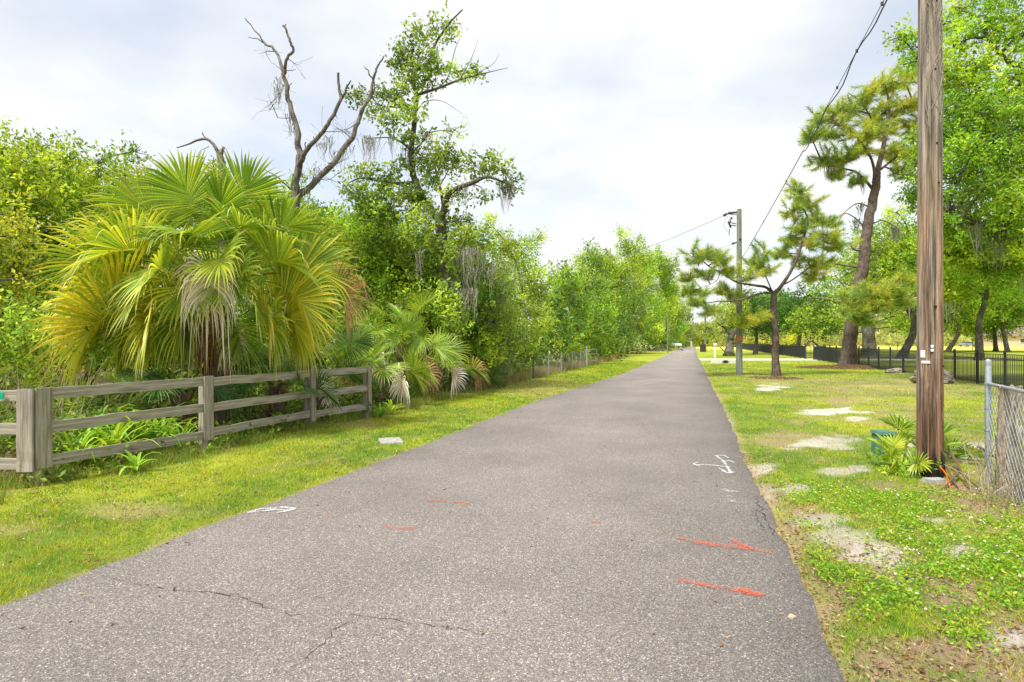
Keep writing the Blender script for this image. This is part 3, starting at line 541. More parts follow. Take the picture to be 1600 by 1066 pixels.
mp_ += [w_(x, y, d) for x, y, d in [(715, 392, -.8), (725, 390, -1.1), (735, 389, -1.3), (748, 388, -1.5), (728, 425, -.9), (745, 421, -1.1), (768, 418, -1.4), (715, 455, -.9), (728, 453, -1.2), (740, 452, -1.5), (655, 395, -1.1)]]
tree('mossy_oak', 'tallest oak with sparse open crown and hanging grey moss', 'tree', w_(716, 612) * [1, 1, 0], paths, [(c_, tuple(np.array(r_) * 1.15)) for c_, r_ in bl], 15, .12, 'olive', 111, moss=mp_, spr=12, spread=.15, tw=7, link_r=.02, flare=.3, mosskw=dict(n=22, lo=.15, hi=1.0, w=.011, spread=.12, col=(.30, .29, .26)))
# two dead snags
Yd = 16.5; d_ = lambda px, py, d=0.: W(px, py, Yd + d)
tb = Buf(); rng = np.random.default_rng(3)
t = thing('dead_tree', 'bare forked dead tree standing behind the fan palm', 'dead tree', d_(448, 533) * [1, 1, 0])
for pth, r0, r1 in [([d_(444, 620), d_(446, 480), d_(455, 380), d_(462, 314), d_(464, 280), d_(468, 243)], .24, .13), ([d_(468, 250), d_(468, 225), d_(461, 189), d_(453, 160), d_(446, 132), d_(442, 115)], .12, .07),
                    ([d_(442, 118), d_(437, 98, .2), d_(431, 81, .4), d_(421, 72, .5), d_(412, 67, .6), d_(403, 52, .6), d_(383, 29, .7)], .065, .02), ([d_(443, 118), d_(451, 91, -.2), d_(456, 74, -.3), d_(450, 58, -.3), d_(442, 40, -.3)], .06, .035), ([d_(447, 50, -.3), d_(447, 38, -.3)], .02, .02),
                    ([d_(414, 68, .6), d_(402, 61, .6), d_(388, 59, .5)], .025, .012), ([d_(466, 262), d_(472, 248, -.2), d_(481, 233, -.3), d_(505, 206, -.4), d_(522, 180, -.5), d_(532, 159, -.5), d_(530, 140, -.5), d_(528.6, 114, -.5)], .10, .045),
                    ([d_(533, 158, -.5), d_(540, 143, -.6), d_(548, 126, -.7)], .04, .025), ([d_(462, 308), d_(475, 300, .2), d_(491, 287, .3), d_(522, 253, .5), d_(549, 216, .6), d_(560, 192, .7), d_(569, 169, .7), d_(580, 140, .7), d_(583, 118, .7), d_(590, 102, .7), d_(599, 88, .7)], .14, .028),
                    ([d_(582, 122, .7), d_(577, 112, .7), d_(570, 104, .7)], .03, .018), ([d_(454, 296), d_(440, 283, -.3), d_(425, 272, -.4), d_(411, 263, -.4)], .03, .012), ([d_(572, 165, .7), d_(584, 145, .7), d_(585, 128, .7)], .05, .02),
                    ([d_(458, 184), d_(448, 185, -.2), d_(434, 184, -.3)], .02, .01), ([d_(524, 178, -.5), d_(528, 185, -.6)], .02, .01), ([d_(478, 236, -.3), d_(478, 222, -.3)], .03, .02), ([d_(445, 112), d_(462, 109)], .015, .01), ([d_(440, 110), d_(425, 98)], .012, .005)]:
    limbs(tb, rng, pth, r0 * .78, r1 * .75, 8, wob=.035)
for s, e in [((461, 189), (470, 225)), ((434, 184), (425, 160)), ((428, 162), (420, 175)), ((505, 206), (545, 215)), ((549, 216), (520, 205)), ((512, 255), (545, 245)), ((431, 81), (425, 100)), ((456, 130), (430, 120)), ((560, 192), (520, 200)), ((508, 212), (515, 240)), ((450, 92), (458, 100)), ((500, 280), (540, 262)), ((485, 292), (498, 268)), ((495, 284), (478, 262))]:
    a_ = d_(*s); e_ = d_(*e, rng.normal(0, .3)); m_ = (a_ + e_) / 2 + rng.normal(0, .12, 3); tube(tb, spline([a_, m_, e_], 4), np.linspace(.014, .004, 9), 4)
    for _ in range(7): f_ = m_ + rng.normal(0, .3, 3); tube(tb, [m_, (m_ + f_) / 2 + rng.normal(0, .04, 3), f_], .004, 3, cap=False)
mk('trunk', tb, DEADW, t, smooth=True); mb = Buf()
mossy(mb, rng, [d_(*p) for p in [(433, 132), (438, 120), (436, 140), (496, 215), (505, 222), (512, 214), (470, 270), (500, 258), (520, 240), (535, 235), (480, 296), (545, 225), (455, 180)]], n=11, lo=.2, hi=.8, w=.011, spread=.1); mk('spanish_moss', mb, MOSS, t, kind='stuff')
cb_ = Buf(); cloud(cb_, rng, [B(456, 280, 10, 12, Yd - .3), B(482, 275, 14, 10, Yd - .3)], 7, .08, 'oak', 9, .12); mk('vine_leaves', cb_, LEAF, t)
t = thing('dead_tree', 'small broken dead trunk rising above the palm top', 'dead tree', W(352, 533, 15) * [1, 1, 0]); tb = Buf(); q_ = lambda x, y: W(x, y, 15)
for pth, r0, r1 in [([q_(352, 600), q_(352, 400), q_(350, 290), q_(348, 262), q_(343, 240)], .15, .08), ([q_(344, 242), q_(335, 228), q_(324, 218), q_(310, 219), q_(296, 225), q_(276, 231)], .05, .014), ([q_(344, 243), q_(350, 230)], .04, .035), ([q_(326, 220), q_(318, 212), q_(316, 207)], .02, .012), ([q_(327, 228), q_(312, 238), q_(309, 246)], .008, .004)]: limbs(tb, rng, pth, r0, r1, 7, wob=.012)
mk('trunk', tb, DEADW, t, smooth=True)
# lower woodland round and beyond the mossy oak
WL = [('tall airy oak crown between dead snag and mossy oak', 560, 21, 6.4, 4.2, 'bright', .2), ('bright oak crown leaning toward the lane under hanging moss', 725, 20, 5.2, 3.4, 'bright', .1), ('broad oak filling in under the mossy oak crown', 590, 20, 5.6, 4.6, 'bright', .08), ('leafy oak sapling thicket directly behind the young palms', 640, 19.5, 5.0, 3.6, 'lime', .05), ('green oak hiding the foot of the mossy oak', 680, 20.5, 5.4, 4.0, 'lime', .05),
      ('dusky oak trailing grey moss beside the mossy oak', 745, 21, 4.4, 3.6, 'grey', .05), ('oak with ragged pointed crown over the wire fence', 806, 30, 7.2, 4.0, 'lime', .08), ('slim leafy oak at the near end of the wire fence', 772, 24, 4.4, 2.8, 'bright', .03)]
for i, (lb, px, Y, H, Wd, pal, low) in enumerate(WL):
    autotree('oak_tree', lb, 'tree', W(px, 533, Y) * [1, 1, 0], H, Wd, 15, 12, .115, pal, 120 + i, low, .11, moss=(9 if i in (2, 4, 5) else 3), mosskw=dict(n=14, lo=.4, hi=1.3, w=.012))
RW = [('feathery tree at the start of the far roadside row', 885, 9.5, 425, 90, 'lime', .08), ('round bushy tree low beside the wire gate', 908, 8.8, 462, 60, 'bright', .02), ('tall tree with a dark open top over the roadside row', 925, 10, 392, 80, 'oak', .15), ('bright bush crown leaning to the lane', 942, 8.2, 482, 60, 'bright', .02),
      ('broad dense tree midway along the roadside row', 958, 10, 405, 105, 'lime', .08), ('highest crown in the roadside row', 990, 9.5, 378, 90, 'oak', .1), ('grey green tree behind the debris pile', 982, 8, 440, 70, 'grey', .03), ('spreading tree whose crown reaches over the lane edge', 1016, 8, 398, 80, 'bright', .05),
      ('rusty tipped tree behind the slim pole', 1038, 6.2, 412, 56, 'olive', .04), ('distant green tree narrowing the lane', 1050, 5.2, 448, 44, 'bright', .02), ('farthest grey green tree at the lane end', 1058, 4.6, 476, 56, 'grey', .02)]
for i, (lb, px, a_, yt, wpx, pal, low) in enumerate(RW):
    Y = a_ / (K - (px - 800) / 900.); H = (533 - yt) / 900 * Y + 1.6
    autotree('roadside_tree', lb, 'tree', W(px, 533, Y) * [1, 1, 0], H, wpx * Y / 900., 16, 8.0 * (40 / Y) ** 1.3, .15 * (Y / 40) ** .8, pal, 140 + i, low, .16, spread=.24 * (Y / 40) ** .8, spr=12)

# far mass of trees: woods deep behind the roadside rows read as one mass
rng = np.random.default_rng(77); b = Buf(); bl = []
for X_, Y_, H_ in [(-22, 26, 6), (-17, 24, 6), (-12, 27, 6), (-7, 27, 5), (-3, 30, 5.5), (2, 38, 6.5), (6, 48, 7), (-28, 20, 6), (10, 62, 8.5), (16, 80, 9.5), (22, 105, 9.5), (-20, 18, 5)]:
    for k in range(7): bl.append(((X_ + rng.normal(0, 2.), Y_ + rng.normal(0, 1.5), H_ * (.12 + .12 * k)), (2.2, 1.6, 1.2)))
cloud(b, rng, bl, 2.2, .26, [(.12, .24, .03), (.08, .17, .03), (.18, .32, .04)], 12, .35); tag(mk('woods', b, LEAF), 'dense green woodland interior behind the front row of trees', kind='stuff')
# far tree line across the field and lane end
proto = {}
for i in range(4):
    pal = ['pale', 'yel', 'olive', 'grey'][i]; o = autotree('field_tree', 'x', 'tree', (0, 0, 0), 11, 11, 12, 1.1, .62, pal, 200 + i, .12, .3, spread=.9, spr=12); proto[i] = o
FT = [(1066, 175, 1, .62, 'pale yellow tree closing the view beyond the lane end'), (1084, 185, 0, .6, 'pale tree just past the cross street'), (1100, 170, 1, .6, 'yellow green tree beyond the distant pole'), (1122, 165, 0, .66, 'washed out tree behind the white post'), (1150, 150, 3, .62, 'grey green tree behind the dark fence run'),
      (1176, 145, 0, .7, 'pale feathery tree right of the roadside pole'), (1202, 140, 0, .72, 'light tree framed by the young pine trunk'), (1228, 165, 1, .85, 'bright yellow tree above the iron gate'), (1252, 178, 0, .8, 'cream green tree behind the arched gate'), (1290, 185, 1, .82, 'yellow tree past the gate with bare pale trunks'), (1318, 190, 0, .82, 'pale tree beside the big pine trunk'),
      (1345, 196, 3, .85, 'grey tree behind the big live oak trunk'), (1385, 190, 0, .8, 'pale far tree between live oak and utility pole'), (1410, 200, 1, .8, 'yellowish far tree just before the utility pole'), (1478, 200, 3, .8, 'dull grey far tree behind the parked car'), (1505, 205, 0, .85, 'pale far tree above the parked car'), (1535, 200, 2, .8, 'olive far tree beside the house'), (1640, 195, 2, .9, 'olive far tree past the house')]
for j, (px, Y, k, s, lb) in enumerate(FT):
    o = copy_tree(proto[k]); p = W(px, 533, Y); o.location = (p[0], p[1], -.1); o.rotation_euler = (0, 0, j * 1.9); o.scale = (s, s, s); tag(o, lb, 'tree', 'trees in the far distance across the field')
for o in proto.values():
    for ch in list(o.children): bpy.data.objects.remove(ch)
    bpy.data.objects.remove(o)
rng = np.random.default_rng(78); b = Buf(); bl = [((-120 + 16 * i, 235 + rng.normal(0, 8), 3.5), (12, 6, 4.5 + rng.random() * 2)) for i in range(34)]
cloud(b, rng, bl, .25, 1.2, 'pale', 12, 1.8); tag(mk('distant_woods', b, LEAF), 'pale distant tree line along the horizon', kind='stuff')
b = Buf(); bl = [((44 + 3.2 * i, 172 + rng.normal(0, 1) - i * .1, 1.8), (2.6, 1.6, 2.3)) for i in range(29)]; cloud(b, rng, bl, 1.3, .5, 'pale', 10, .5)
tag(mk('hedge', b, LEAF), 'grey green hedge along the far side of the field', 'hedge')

# ------------------------------------------------------------------ palms
def frond(b, rng, p0, az, el, Lp, Rb, pal, droop=1., nseg=25, fold=.4, tipc=None, tipf=.3, arc=1.0, wseg=.86, roll=0.):
    """costapalmate fan: curved petiole, recurved midrib, pleated segments with hanging tips"""
    az = float(az); h = np.array([math.cos(az), math.sin(az), 0]); side = np.array([-math.sin(az), math.cos(az), 0]); P = [np.array(p0, float)]; e = el; n1 = 7
    for i in range(n1): P.append(P[-1] + (h * math.cos(e) + np.array([0, 0, 1]) * math.sin(e)) * Lp / n1); e = max(e - .06 * droop, -1.5)
    P = np.array(P); pal = np.array(pal); stem = pal[0] * .8 + np.array([.05, .07, .01]); tube(b, P, np.linspace(.017, .009, len(P)), 4, stem, cap=False)
    Cst = [P[-1]]; Tn = []; nC = 10
    for i in range(nC): Tn.append(e); Cst.append(Cst[-1] + (h * math.cos(e) + np.array([0, 0, 1]) * math.sin(e)) * Rb * .5 / nC); e = max(e - .06 * droop, -1.5)
    Tn.append(e); Cst = np.array(Cst); Tn = np.array(Tn)
    for sgn in (-1, 1):
        for j in range(nseg):
            f = (j + .5) / nseg; tt = f ** .8; i0 = tt * nC; c = np.array([np.interp(i0, np.arange(nC + 1), Cst[:, q]) for q in range(3)]); ee = np.interp(i0, np.arange(nC + 1), Tn)
            T = h * math.cos(ee) + np.array([0, 0, 1]) * math.sin(ee); Nn = -h * math.sin(ee) + np.array([0, 0, 1]) * math.cos(ee)
            sd_, Nn = side * math.cos(roll) + Nn * math.sin(roll), Nn * math.cos(roll) - side * math.sin(roll)
            th = (1 - f) ** .85 * 2.05 * arc; out = sd_ * sgn * math.cos(fold * math.sin(min(th, 1.57))) + Nn * math.sin(fold * math.sin(min(th, 1.57)))
            d = nrm(T * math.cos(th) + out * math.sin(th)); Ls = Rb * (.62 + .38 * math.sin(min(1.57, .5 + f * 1.6))) * (.92 + .16 * rng.random()) * (1 - .28 * tt)
            m = 7; s = np.linspace(0, 1, m); split = .48 + .1 * rng.random(); da = 2.05 * arc / nseg
            wd = np.where(s < split, s * Ls * da * 1.3 + .008, (split * Ls * da * 1.3 + .008) * (1 - ((s - split) / (1 - split)) ** 1.1)) * wseg; wd = np.minimum(wd, .058); wd[-1] = .001
            g = (np.maximum(s - split * 1.1, 0)) ** 1.6 * (.3 * droop + 1.5 * rng.random() ** 2.5 * droop) * Ls
            q = c + d * (s * Ls)[:, None] * (1 - .25 * np.minimum(1, g / Ls))[:, None]; q[:, 2] -= g; q += d[None] * 0
            q += (rng.normal(0, .012, 3) * (s ** 2)[:, None] * Ls * 2)
            wv = nrm(np.cross(d, Nn)); up = Nn * .38
            v = np.stack([q - wv * wd[:, None] / 2, q + up * wd[:, None] * (1 if j % 2 else 1), q + wv * wd[:, None] / 2], 1).reshape(-1, 3)
            base = pal[rng.integers(0, len(pal))] * (.8 + .4 * rng.random()); tp = base if tipc is None else np.array(tipc)
            wt = np.clip((s - (1 - tipf)) / tipf, 0, 1)[:, None] * (.4 + .6 * rng.random()); cc_ = base * (1 - wt) + tp * wt
            i = np.arange(m - 1) * 3; F = np.concatenate([np.stack([i, i + 1, i + 4, i + 3], 1), np.stack([i + 1, i + 2, i + 5, i + 4], 1)]); b.add(v, F, np.repeat(cc_, 3, 0))
GRN = [(.15, .29, .035), (.26, .41, .045), (.38, .50, .05)]; YGR = [(.36, .48, .045), (.52, .57, .05), (.22, .36, .04)]; YEL = [(.64, .59, .055), (.52, .56, .05), (.36, .46, .045)]; BLU = [(.10, .21, .065), (.14, .27, .08), (.07, .15, .045)]
DEAD = [(.78, .70, .63), (.64, .55, .48), (.84, .78, .72)]; BRN = [(.42, .25, .13), (.32, .2, .11), (.5, .36, .2)]
def palm(name, label, base, crown, specs, seed, trunk_r=.16, cat='palm', group=None):
    rng = np.random.default_rng(seed); t = thing(name, label, cat, base); 
    if group: t['group'] = group
    base = np.array(base, float); crown = np.array(crown, float)
    if crown[2] - base[2] > .35:
        b = Buf(); P = spline([base - [0, 0, .1], (base + crown) / 2, crown], 10); tube(b, P, trunk_r, 12, (.2, .15, .11), rough=.1, rng=rng)
        for k in range(int((crown[2] - base[2]) * 26)):       # old leaf boots
            f = rng.random(); p = base + (crown - base) * f; a = k * 2.4; o_ = np.array([math.cos(a), math.sin(a), 0]); q = p + o_ * trunk_r * .95; tube(b, [q, q + o_ * .05 + [0, 0, .1], q + o_ * .1 + [0, 0, .22]], [.035, .028, .015], 4, np.array([.3, .2, .13]) * (.6 + .7 * rng.random()))
        mk('trunk', b, DRY, t)
    for s in specs:
        b = Buf(); az, el, Lp, Rb, pal = s[:5]; kw = dict(s[5]) if len(s) > 5 else {}; kw.setdefault('roll', -.75 * math.cos(az - .42) * abs(math.cos(az - .42)) + rng.normal(0, .5))
        off = np.array([math.cos(az), math.sin(az), 0]) * trunk_r * .6 + [0, 0, .1 * math.sin(el)]
        frond(b, rng, crown + off, az, el, Lp, Rb, pal, **kw); o = mk('frond', b, DRY if pal in (DEAD, BRN) else FROND, t)
        if pal is DEAD: o['label'] = 'dead bleached frond hanging straight down'
        elif pal is BRN: o['label'] = 'brown withered frond'
        elif pal is YEL: o['label'] = 'yellowing frond'
    return t
rng = np.random.default_rng(8); TIPY = (.68, .58, .20); TIPB = (.5, .38, .22)
sp = []
D_ = lambda d: math.radians(d)
# azimuth 0 = towards the lane, 180 = away towards the fence corner, 270 = towards the viewer
for az, el, Lp, Rb, pal, kw in [
    (200, 8, 1.25, 1.25, YEL, dict(droop=1.05)), (188, 25, 1.2, 1.2, YGR, dict(droop=.9)), (178, 42, 1.15, 1.15, YGR, dict(droop=.9)), (215, 32, 1.1, 1.15, YGR, dict(droop=1.)), (160, 50, 1.1, 1.1, GRN, dict(droop=.8)),
    (230, -5, 1.0, 1.05, YEL, dict(droop=1.2)), (240, 22, 1.0, 1.05, YGR, dict(droop=1.1)), (255, 48, .9, 1.0, GRN, dict(droop=1.)), (275, 30, .9, .95, YGR, dict(droop=1.1)), (292, 55, .9, 1.0, GRN, dict(droop=.9)),
    (330, 8, 1.15, 1.1, YEL, dict(droop=1.2)), (318, 30, 1.05, 1.05, YGR, dict(droop=1.)), (345, 28, 1.2, 1.15, YGR, dict(droop=1.)), (0, 40, 1.2, 1.1, YGR, dict(droop=.9)), (15, 22, 1.2, 1.1, YGR, dict(droop=1.)),
    (340, 55, 1.1, 1.05, GRN, dict(droop=.8)), (30, 58, 1.2, 1.1, GRN, dict(droop=.8)), (70, 68, 1.25, 1.1, GRN, dict(droop=.6)), (110, 72, 1.25, 1.15, GRN, dict(droop=.5)), (150, 66, 1.25, 1.1, GRN, dict(droop=.6)),
    (200, 62, 1.15, 1.05, GRN, dict(droop=.8)), (240, 74, 1.15, 1.05, GRN, dict(droop=.6)), (310, 76, 1.2, 1.05, GRN, dict(droop=.5)), (95, 45, 1.1, 1.1, YGR, dict(droop=.9)), (50, 30, 1.1, 1.1, YGR, dict(droop=1.)), (130, 30, 1.1, 1.1, YGR, dict(droop=1.)),
    (210, -20, .9, .9, YGR, dict(droop=1.2)), (350, -10, 1.25, 1.0, YEL, dict(droop=1.2)), (312, -8, 1.0, .95, YEL, dict(droop=1.3, tipc=TIPB)), (205, -8, 1.5, 1.25, YEL, dict(droop=1.0, tipc=TIPB)), (192, -2, 1.4, 1.2, YEL, dict(droop=1.1))]:
    kw = dict(kw); kw.setdefault('tipc', TIPY); sp.append((D_(az), D_(el), Lp, Rb, pal, kw))
for az, el, Lp, Rb, pal, dr in [(250, 12, .75, .95, YGR, 1.2), (285, 22, .7, .95, GRN, 1.2), (300, 5, .85, .95, YGR, 1.2), (265, 50, .7, .9, GRN, .9), (235, 45, .8, .95, GRN, .9), (325, 52, .85, .95, GRN, .9), (345, 12, 1.0, 1.0, YGR, 1.1), (195, 38, 1.0, 1.0, GRN, .9), (222, 10, .9, 1.0, YGR, 1.1), (280, 80, .9, .95, GRN, .5), (180, 78, 1.0, 1.0, GRN, .5), (0, 80, 1.0, 1.0, GRN, .5), (170, 15, 1.1, 1.05, YGR, 1.), (185, -12, 1.2, 1.1, YGR, 1.2), (215, -14, .95, 1.05, YEL, 1.3), (240, -12, .75, .95, YGR, 1.4), (322, -12, .95, 1.0, YGR, 1.3), (340, -8, 1.1, 1.0, YEL, 1.2), (230, -35, .7, .85, GRN, 1.2), (310, -38, .7, .85, GRN, 1.2), (178, 5, 1.35, 1.1, YEL, 1.)]:
    sp.append((D_(az), D_(el), Lp, Rb, pal, dict(droop=dr, tipc=TIPY)))
sp = [(a + .42, e, L_ * .94, R_ * .96, p, k) for a, e, L_, R_, p, k in sp]
sp += [(D_(262), D_(-30), .5, .8, BRN, dict(droop=3, fold=1.1, arc=.8, roll=0)), (D_(290), D_(-35), .5, .8, BRN, dict(droop=3, fold=1.1, arc=.8, roll=0)), (D_(293), D_(50), 1.15, .80, DEAD, dict(droop=4.2, fold=.8, arc=.85, roll=0)), (D_(372), D_(20), 1.85, .85, BRN, dict(droop=1.9, fold=.9)), (D_(285), D_(-60), .5, .6, BRN, dict(droop=2.2, fold=1.2)), (D_(235), D_(-55), .6, .6, BRN, dict(droop=2.2, fold=1.2)), (D_(320), D_(-55), .7, .6, DEAD, dict(droop=2., fold=1.2))]
palm('fan_palm', 'large cabbage palm with yellow green fans behind the board fence', W(338, 533, 9.9) * [1, 1, 0], W(338, 445, 9.9), sp, 31, .17)
def bush_palm(label, px, Y, crownh, n, pal, L0, R0, seed, dead=0, elr=(5, 75), group='young palms in the thicket'):
    rng = np.random.default_rng(seed); sp = []
    for i in range(n):
        f = i / n; sp.append((i * 2.4 + rng.normal(0, .15), D_(elr[0] + (elr[1] - elr[0]) * ((i * .618) % 1)), L0 * (.8 + .4 * rng.random()), R0 * (.85 + .3 * rng.random()), pal, dict(droop=.5 + .4 * rng.random(), tipc=TIPY if pal is not BLU else None, nseg=20, wseg=.66)))
    for i in range(dead): sp.append((D_(250 + i * 55 + rng.normal(0, 10)), D_(25 - 15 * rng.random()), L0 * 1.25, R0 * .85, [DEAD, BRN][(i + seed) % 2], dict(droop=2.2, fold=1.1, nseg=16)))
    base = W(px, 533, Y) * [1, 1, 0]; palm('palmetto', label, base, base + [0, 0, crownh], sp, seed, .11, group=group)
bush_palm('yellow green young palm just past the fence end', 600, 14.3, .9, 18, GRN, .7, .72, 41, 3)
bush_palm('tall young palm behind the fence end post', 628, 16, 1.5, 13, GRN, .9, .8, 42, 1)
bush_palm('young palm with withered fronds beside the mossy oak', 682, 17, .8, 12, GRN, .8, .7, 43, 3)
bush_palm('blue green palmetto under the big palm by the dead frond', 285, 9.6, .75, 9, BLU, .5, .55, 44, 0, (10, 60))
bush_palm('blue green palmetto between the big palm and the middle post', 430, 10.8, .75, 10, BLU, .6, .6, 45, 1, (10, 65))
bush_palm('dark palmetto low behind the middle rail', 170, 10.2, .45, 8, GRN, .5, .55, 46, 0, (5, 55))
bush_palm('palmetto in shade behind the round post', 500, 12.4, .8, 9, BLU, .6, .6, 47, 2, (10, 65))
bush_palm('low dusky palmetto at the foot of the mossy oak', 735, 19.5, .4, 8, BLU, .6, .6, 48, 1, (5, 55))

f1 = G(57, 757); f2 = G(318, 704); f3 = G(483, 668); f4 = G(572, 653)
# ------------------------------------------------------------------ undergrowth and strap-leaf plants
rng = np.random.default_rng(90); b = Buf(); bl = []
for _ in range(190):
    Y_ = 6.8 + 26 * rng.random() ** 1.5; a = -7.9 - 3.2 * rng.random(); 
    if Y_ < 9 and rng.random() < .5: continue
    s = .22 + .25 * rng.random(); bl.append((rd(a, Y_, s * .7), (s * 1.5, s * 1.5, s)))
for _ in range(40):
    Y_ = 12.5 + 8 * rng.random(); bl.append((rd(-7.5 - .6 * rng.random(), Y_, .25), (.4, .4, .3)))
for q in np.linspace(0, 1, 46):
    p = (f1 * (1 - q / .36) + f2 * q / .36) if q < .36 else (f2 * (.7 - q) / .34 + f3 * (q - .36) / .34) if q < .7 else (f3 * (1 - q) / .3 + f4 * (q - .7) / .3)
    s_z = .05 + .1 * rng.random(); bl.append((p + [rng.normal(-.05, .12), rng.normal(0, .1), s_z * .6], (.16, .16, s_z)))
cloud(b, rng, bl, 12, .075, [(.14, .27, .03), (.09, .18, .03), (.24, .33, .05), (.3, .24, .12)], 12, .13); tag(mk('undergrowth', b, LEAF), 'tangled weeds and vines on the wood floor behind the fence', kind='stuff')
bl = []; b = Buf()
for _ in range(110): bl.append((rd(-8.6 - 4.5 * rng.random(), 9 + 24 * rng.random(), .5 + 1.6 * rng.random()), (.7, .7, .5)))
cloud(b, rng, bl, 7, .10, 'oak', 12, .2); tag(mk('shrubbery', b, LEAF), 'leafy understorey shrubs filling the shade under the trees', kind='stuff')
rng = np.random.default_rng(91); b = Buf()     # vines, bare sticks and dry stalks in the thicket
for _ in range(420):
    Y_ = 7 + 20 * rng.random() ** 1.4; p = rd(-7.8 - 3 * rng.random(), Y_, 0); e = p + rng.normal(0, .45, 3) * [1, 1, 0] + [0, 0, .3 + 1.1 * rng.random()]; m_ = (p + e) / 2 + rng.normal(0, .12, 3)
    tube(b, spline([p, m_, e], 3), np.linspace(.007, .002, 7), 3, np.array([.36, .3, .22]) * (.5 + .8 * rng.random()), cap=False)
tag(mk('twigs', b, DRY), 'thin dry twigs and stalks tangled through the thicket', kind='stuff')
def strap(b, rng, p, n, Lr, col, w=.022):
    for k in range(n):
        a = k * 2.4 + rng.normal(0, .2); e = D_(50 + 35 * rng.random()); Ln = Lr * (.6 + .6 * rng.random()); m = 7; q = [np.array(p, float)]
        for i in range(m - 1): q.append(q[-1] + np.array([math.cos(a) * math.cos(e), math.sin(a) * math.cos(e), math.sin(e)]) * Ln / m); e -= .12 + .28 * rng.random() ** 2 + .02 * i * i
        q = np.array(q); ww = w * np.sin(np.linspace(.6, 3.05, m)); d = np.array([-math.sin(a), math.cos(a), 0]); up = np.array([0, 0, -.35])
        v = np.stack([q - d * ww[:, None], q + up * ww[:, None], q + d * ww[:, None]], 1).reshape(-1, 3); i = np.arange(m - 1) * 3
        b.add(v, np.concatenate([np.stack([i, i + 1, i + 4, i + 3], 1), np.stack([i + 1, i + 2, i + 5, i + 4], 1)]), np.array(col) * (.7 + .6 * rng.random()))
rng = np.random.default_rng(92)
for i, (px, py, n, Ln) in enumerate([(105, 735, 22, .75), (135, 722, 24, .85), (165, 728, 22, .75), (190, 715, 24, .85), (222, 712, 22, .8), (245, 700, 20, .75), (275, 706, 16, .6), (120, 708, 20, .8), (155, 700, 20, .8), (345, 690, 14, .5), (370, 686, 14, .5), (400, 680, 12, .45), (440, 672, 14, .5), (592, 655, 16, .5), (610, 648, 16, .5), (212, 738, 7, .45)]):
    p = G(px, py); b = Buf(); strap(b, rng, (0, 0, 0), n + 6, Ln * (1.35 if i < 9 else 1.1), [(.30, .52, .05), (.20, .42, .045), (.42, .58, .07)][i % 3])
    o = mk('strap_leaf_plant', b, LEAF); o.location = (p[0], p[1] + (.12 if i < 15 else 0), 0)
    LB = ['at the corner post', 'under the first rail span', 'in the tallest clump behind the rails', 'beside the tall clump', 'midway along the first span', 'thinning out midway along the rails', 'small, short of the second post', 'at the back of the corner clump', 'at the back of the middle clump', 'small, just past the second post', 'small, in the second span', 'sparse, in the second span by the palm', 'sparse, short of the round post', 'outside the fence end post', 'outside the fence under the young palm', 'pushing out under the bottom rail onto the lawn']
    tag(o, 'strap leaved green lily plant ' + LB[i], 'plant', 'strap leaved lilies along the fence')

# ------------------------------------------------------------------ board fence
def plank(name, p, q, hgt, th, mat, parent, seed, vertical=False, label=None):
    """weathered board from p to q (centre line); object's x runs along the board"""
    rng = np.random.default_rng(seed); p = np.array(p, float); q = np.array(q, float); Ln = np.linalg.norm(q - p); m = 12; x = np.linspace(0, Ln, m); sag = rng.normal(0, .004, m); t2 = rng.normal(0, .002, m)
    prof = np.array([(-1, -.9), (-.9, -1), (.9, -1), (1, -.9), (1, .9), (.9, 1), (-.9, 1), (-1, .9)]) * [th / 2, hgt / 2]; v = []
    for k in range(m): v.append(np.stack([np.full(8, x[k]), prof[:, 0] + t2[k], prof[:, 1] + sag[k]], 1))
    v = np.concatenate(v); i = np.arange(m - 1)[:, None] * 8; j = np.arange(8)[None]; f = np.stack([i + j, i + (j + 1) % 8, i + 8 + (j + 1) % 8, i + 8 + j], -1).reshape(-1, 4)
    b = Buf(); b.add(v, f); b.add(v[:8], [[7, 6, 5, 4, 3, 2, 1, 0]]); b.add(v[-8:], [list(range(8))])
    me_o = mk(name, b, mat, None, col=False); pl = np.array(parent.location); me_o.parent = parent
    me_o.location = tuple(p - pl); d = (q - p) / Ln
    me_o.rotation_euler = (0, -math.asin(d[2]), math.atan2(d[1], d[0])) if not vertical else (0, -math.pi / 2, math.atan2(vertical[1], vertical[0]) )
    if label: me_o['label'] = label
    return me_o
fence = thing('board_fence', 'weathered three rail board fence in front of the palms', 'fence', f1)
Z3 = [1.005, .635, .25]; s = 0
def nvec(a, b_): d = nrm((b_ - a)[:2]); return np.array([d[1], -d[0], 0])    # towards the lane
for a, c in ((f1, f2), (f2, f3), (f3, f4)):
    n_ = nvec(a, c)
    for k, z0 in enumerate(Z3):
        s += 1; jz = np.random.default_rng(s).normal(0, .008, 2); plank('rail', a + n_ * .07 + [0, 0, z0 + jz[0]], c + n_ * .07 + [0, 0, z0 + jz[1]], .125, .028, BOARD, fence, s)
fl = f1 + np.array([-2.6, .12, 0]); n_ = np.array([.02, -1, 0]) * .07
for z0 in Z3: s += 1; plank('rail', fl + n_ + [0, 0, z0], f1 + n_ + [-.03, 0, z0 - .01], .125, .028, BOARD, fence, s)
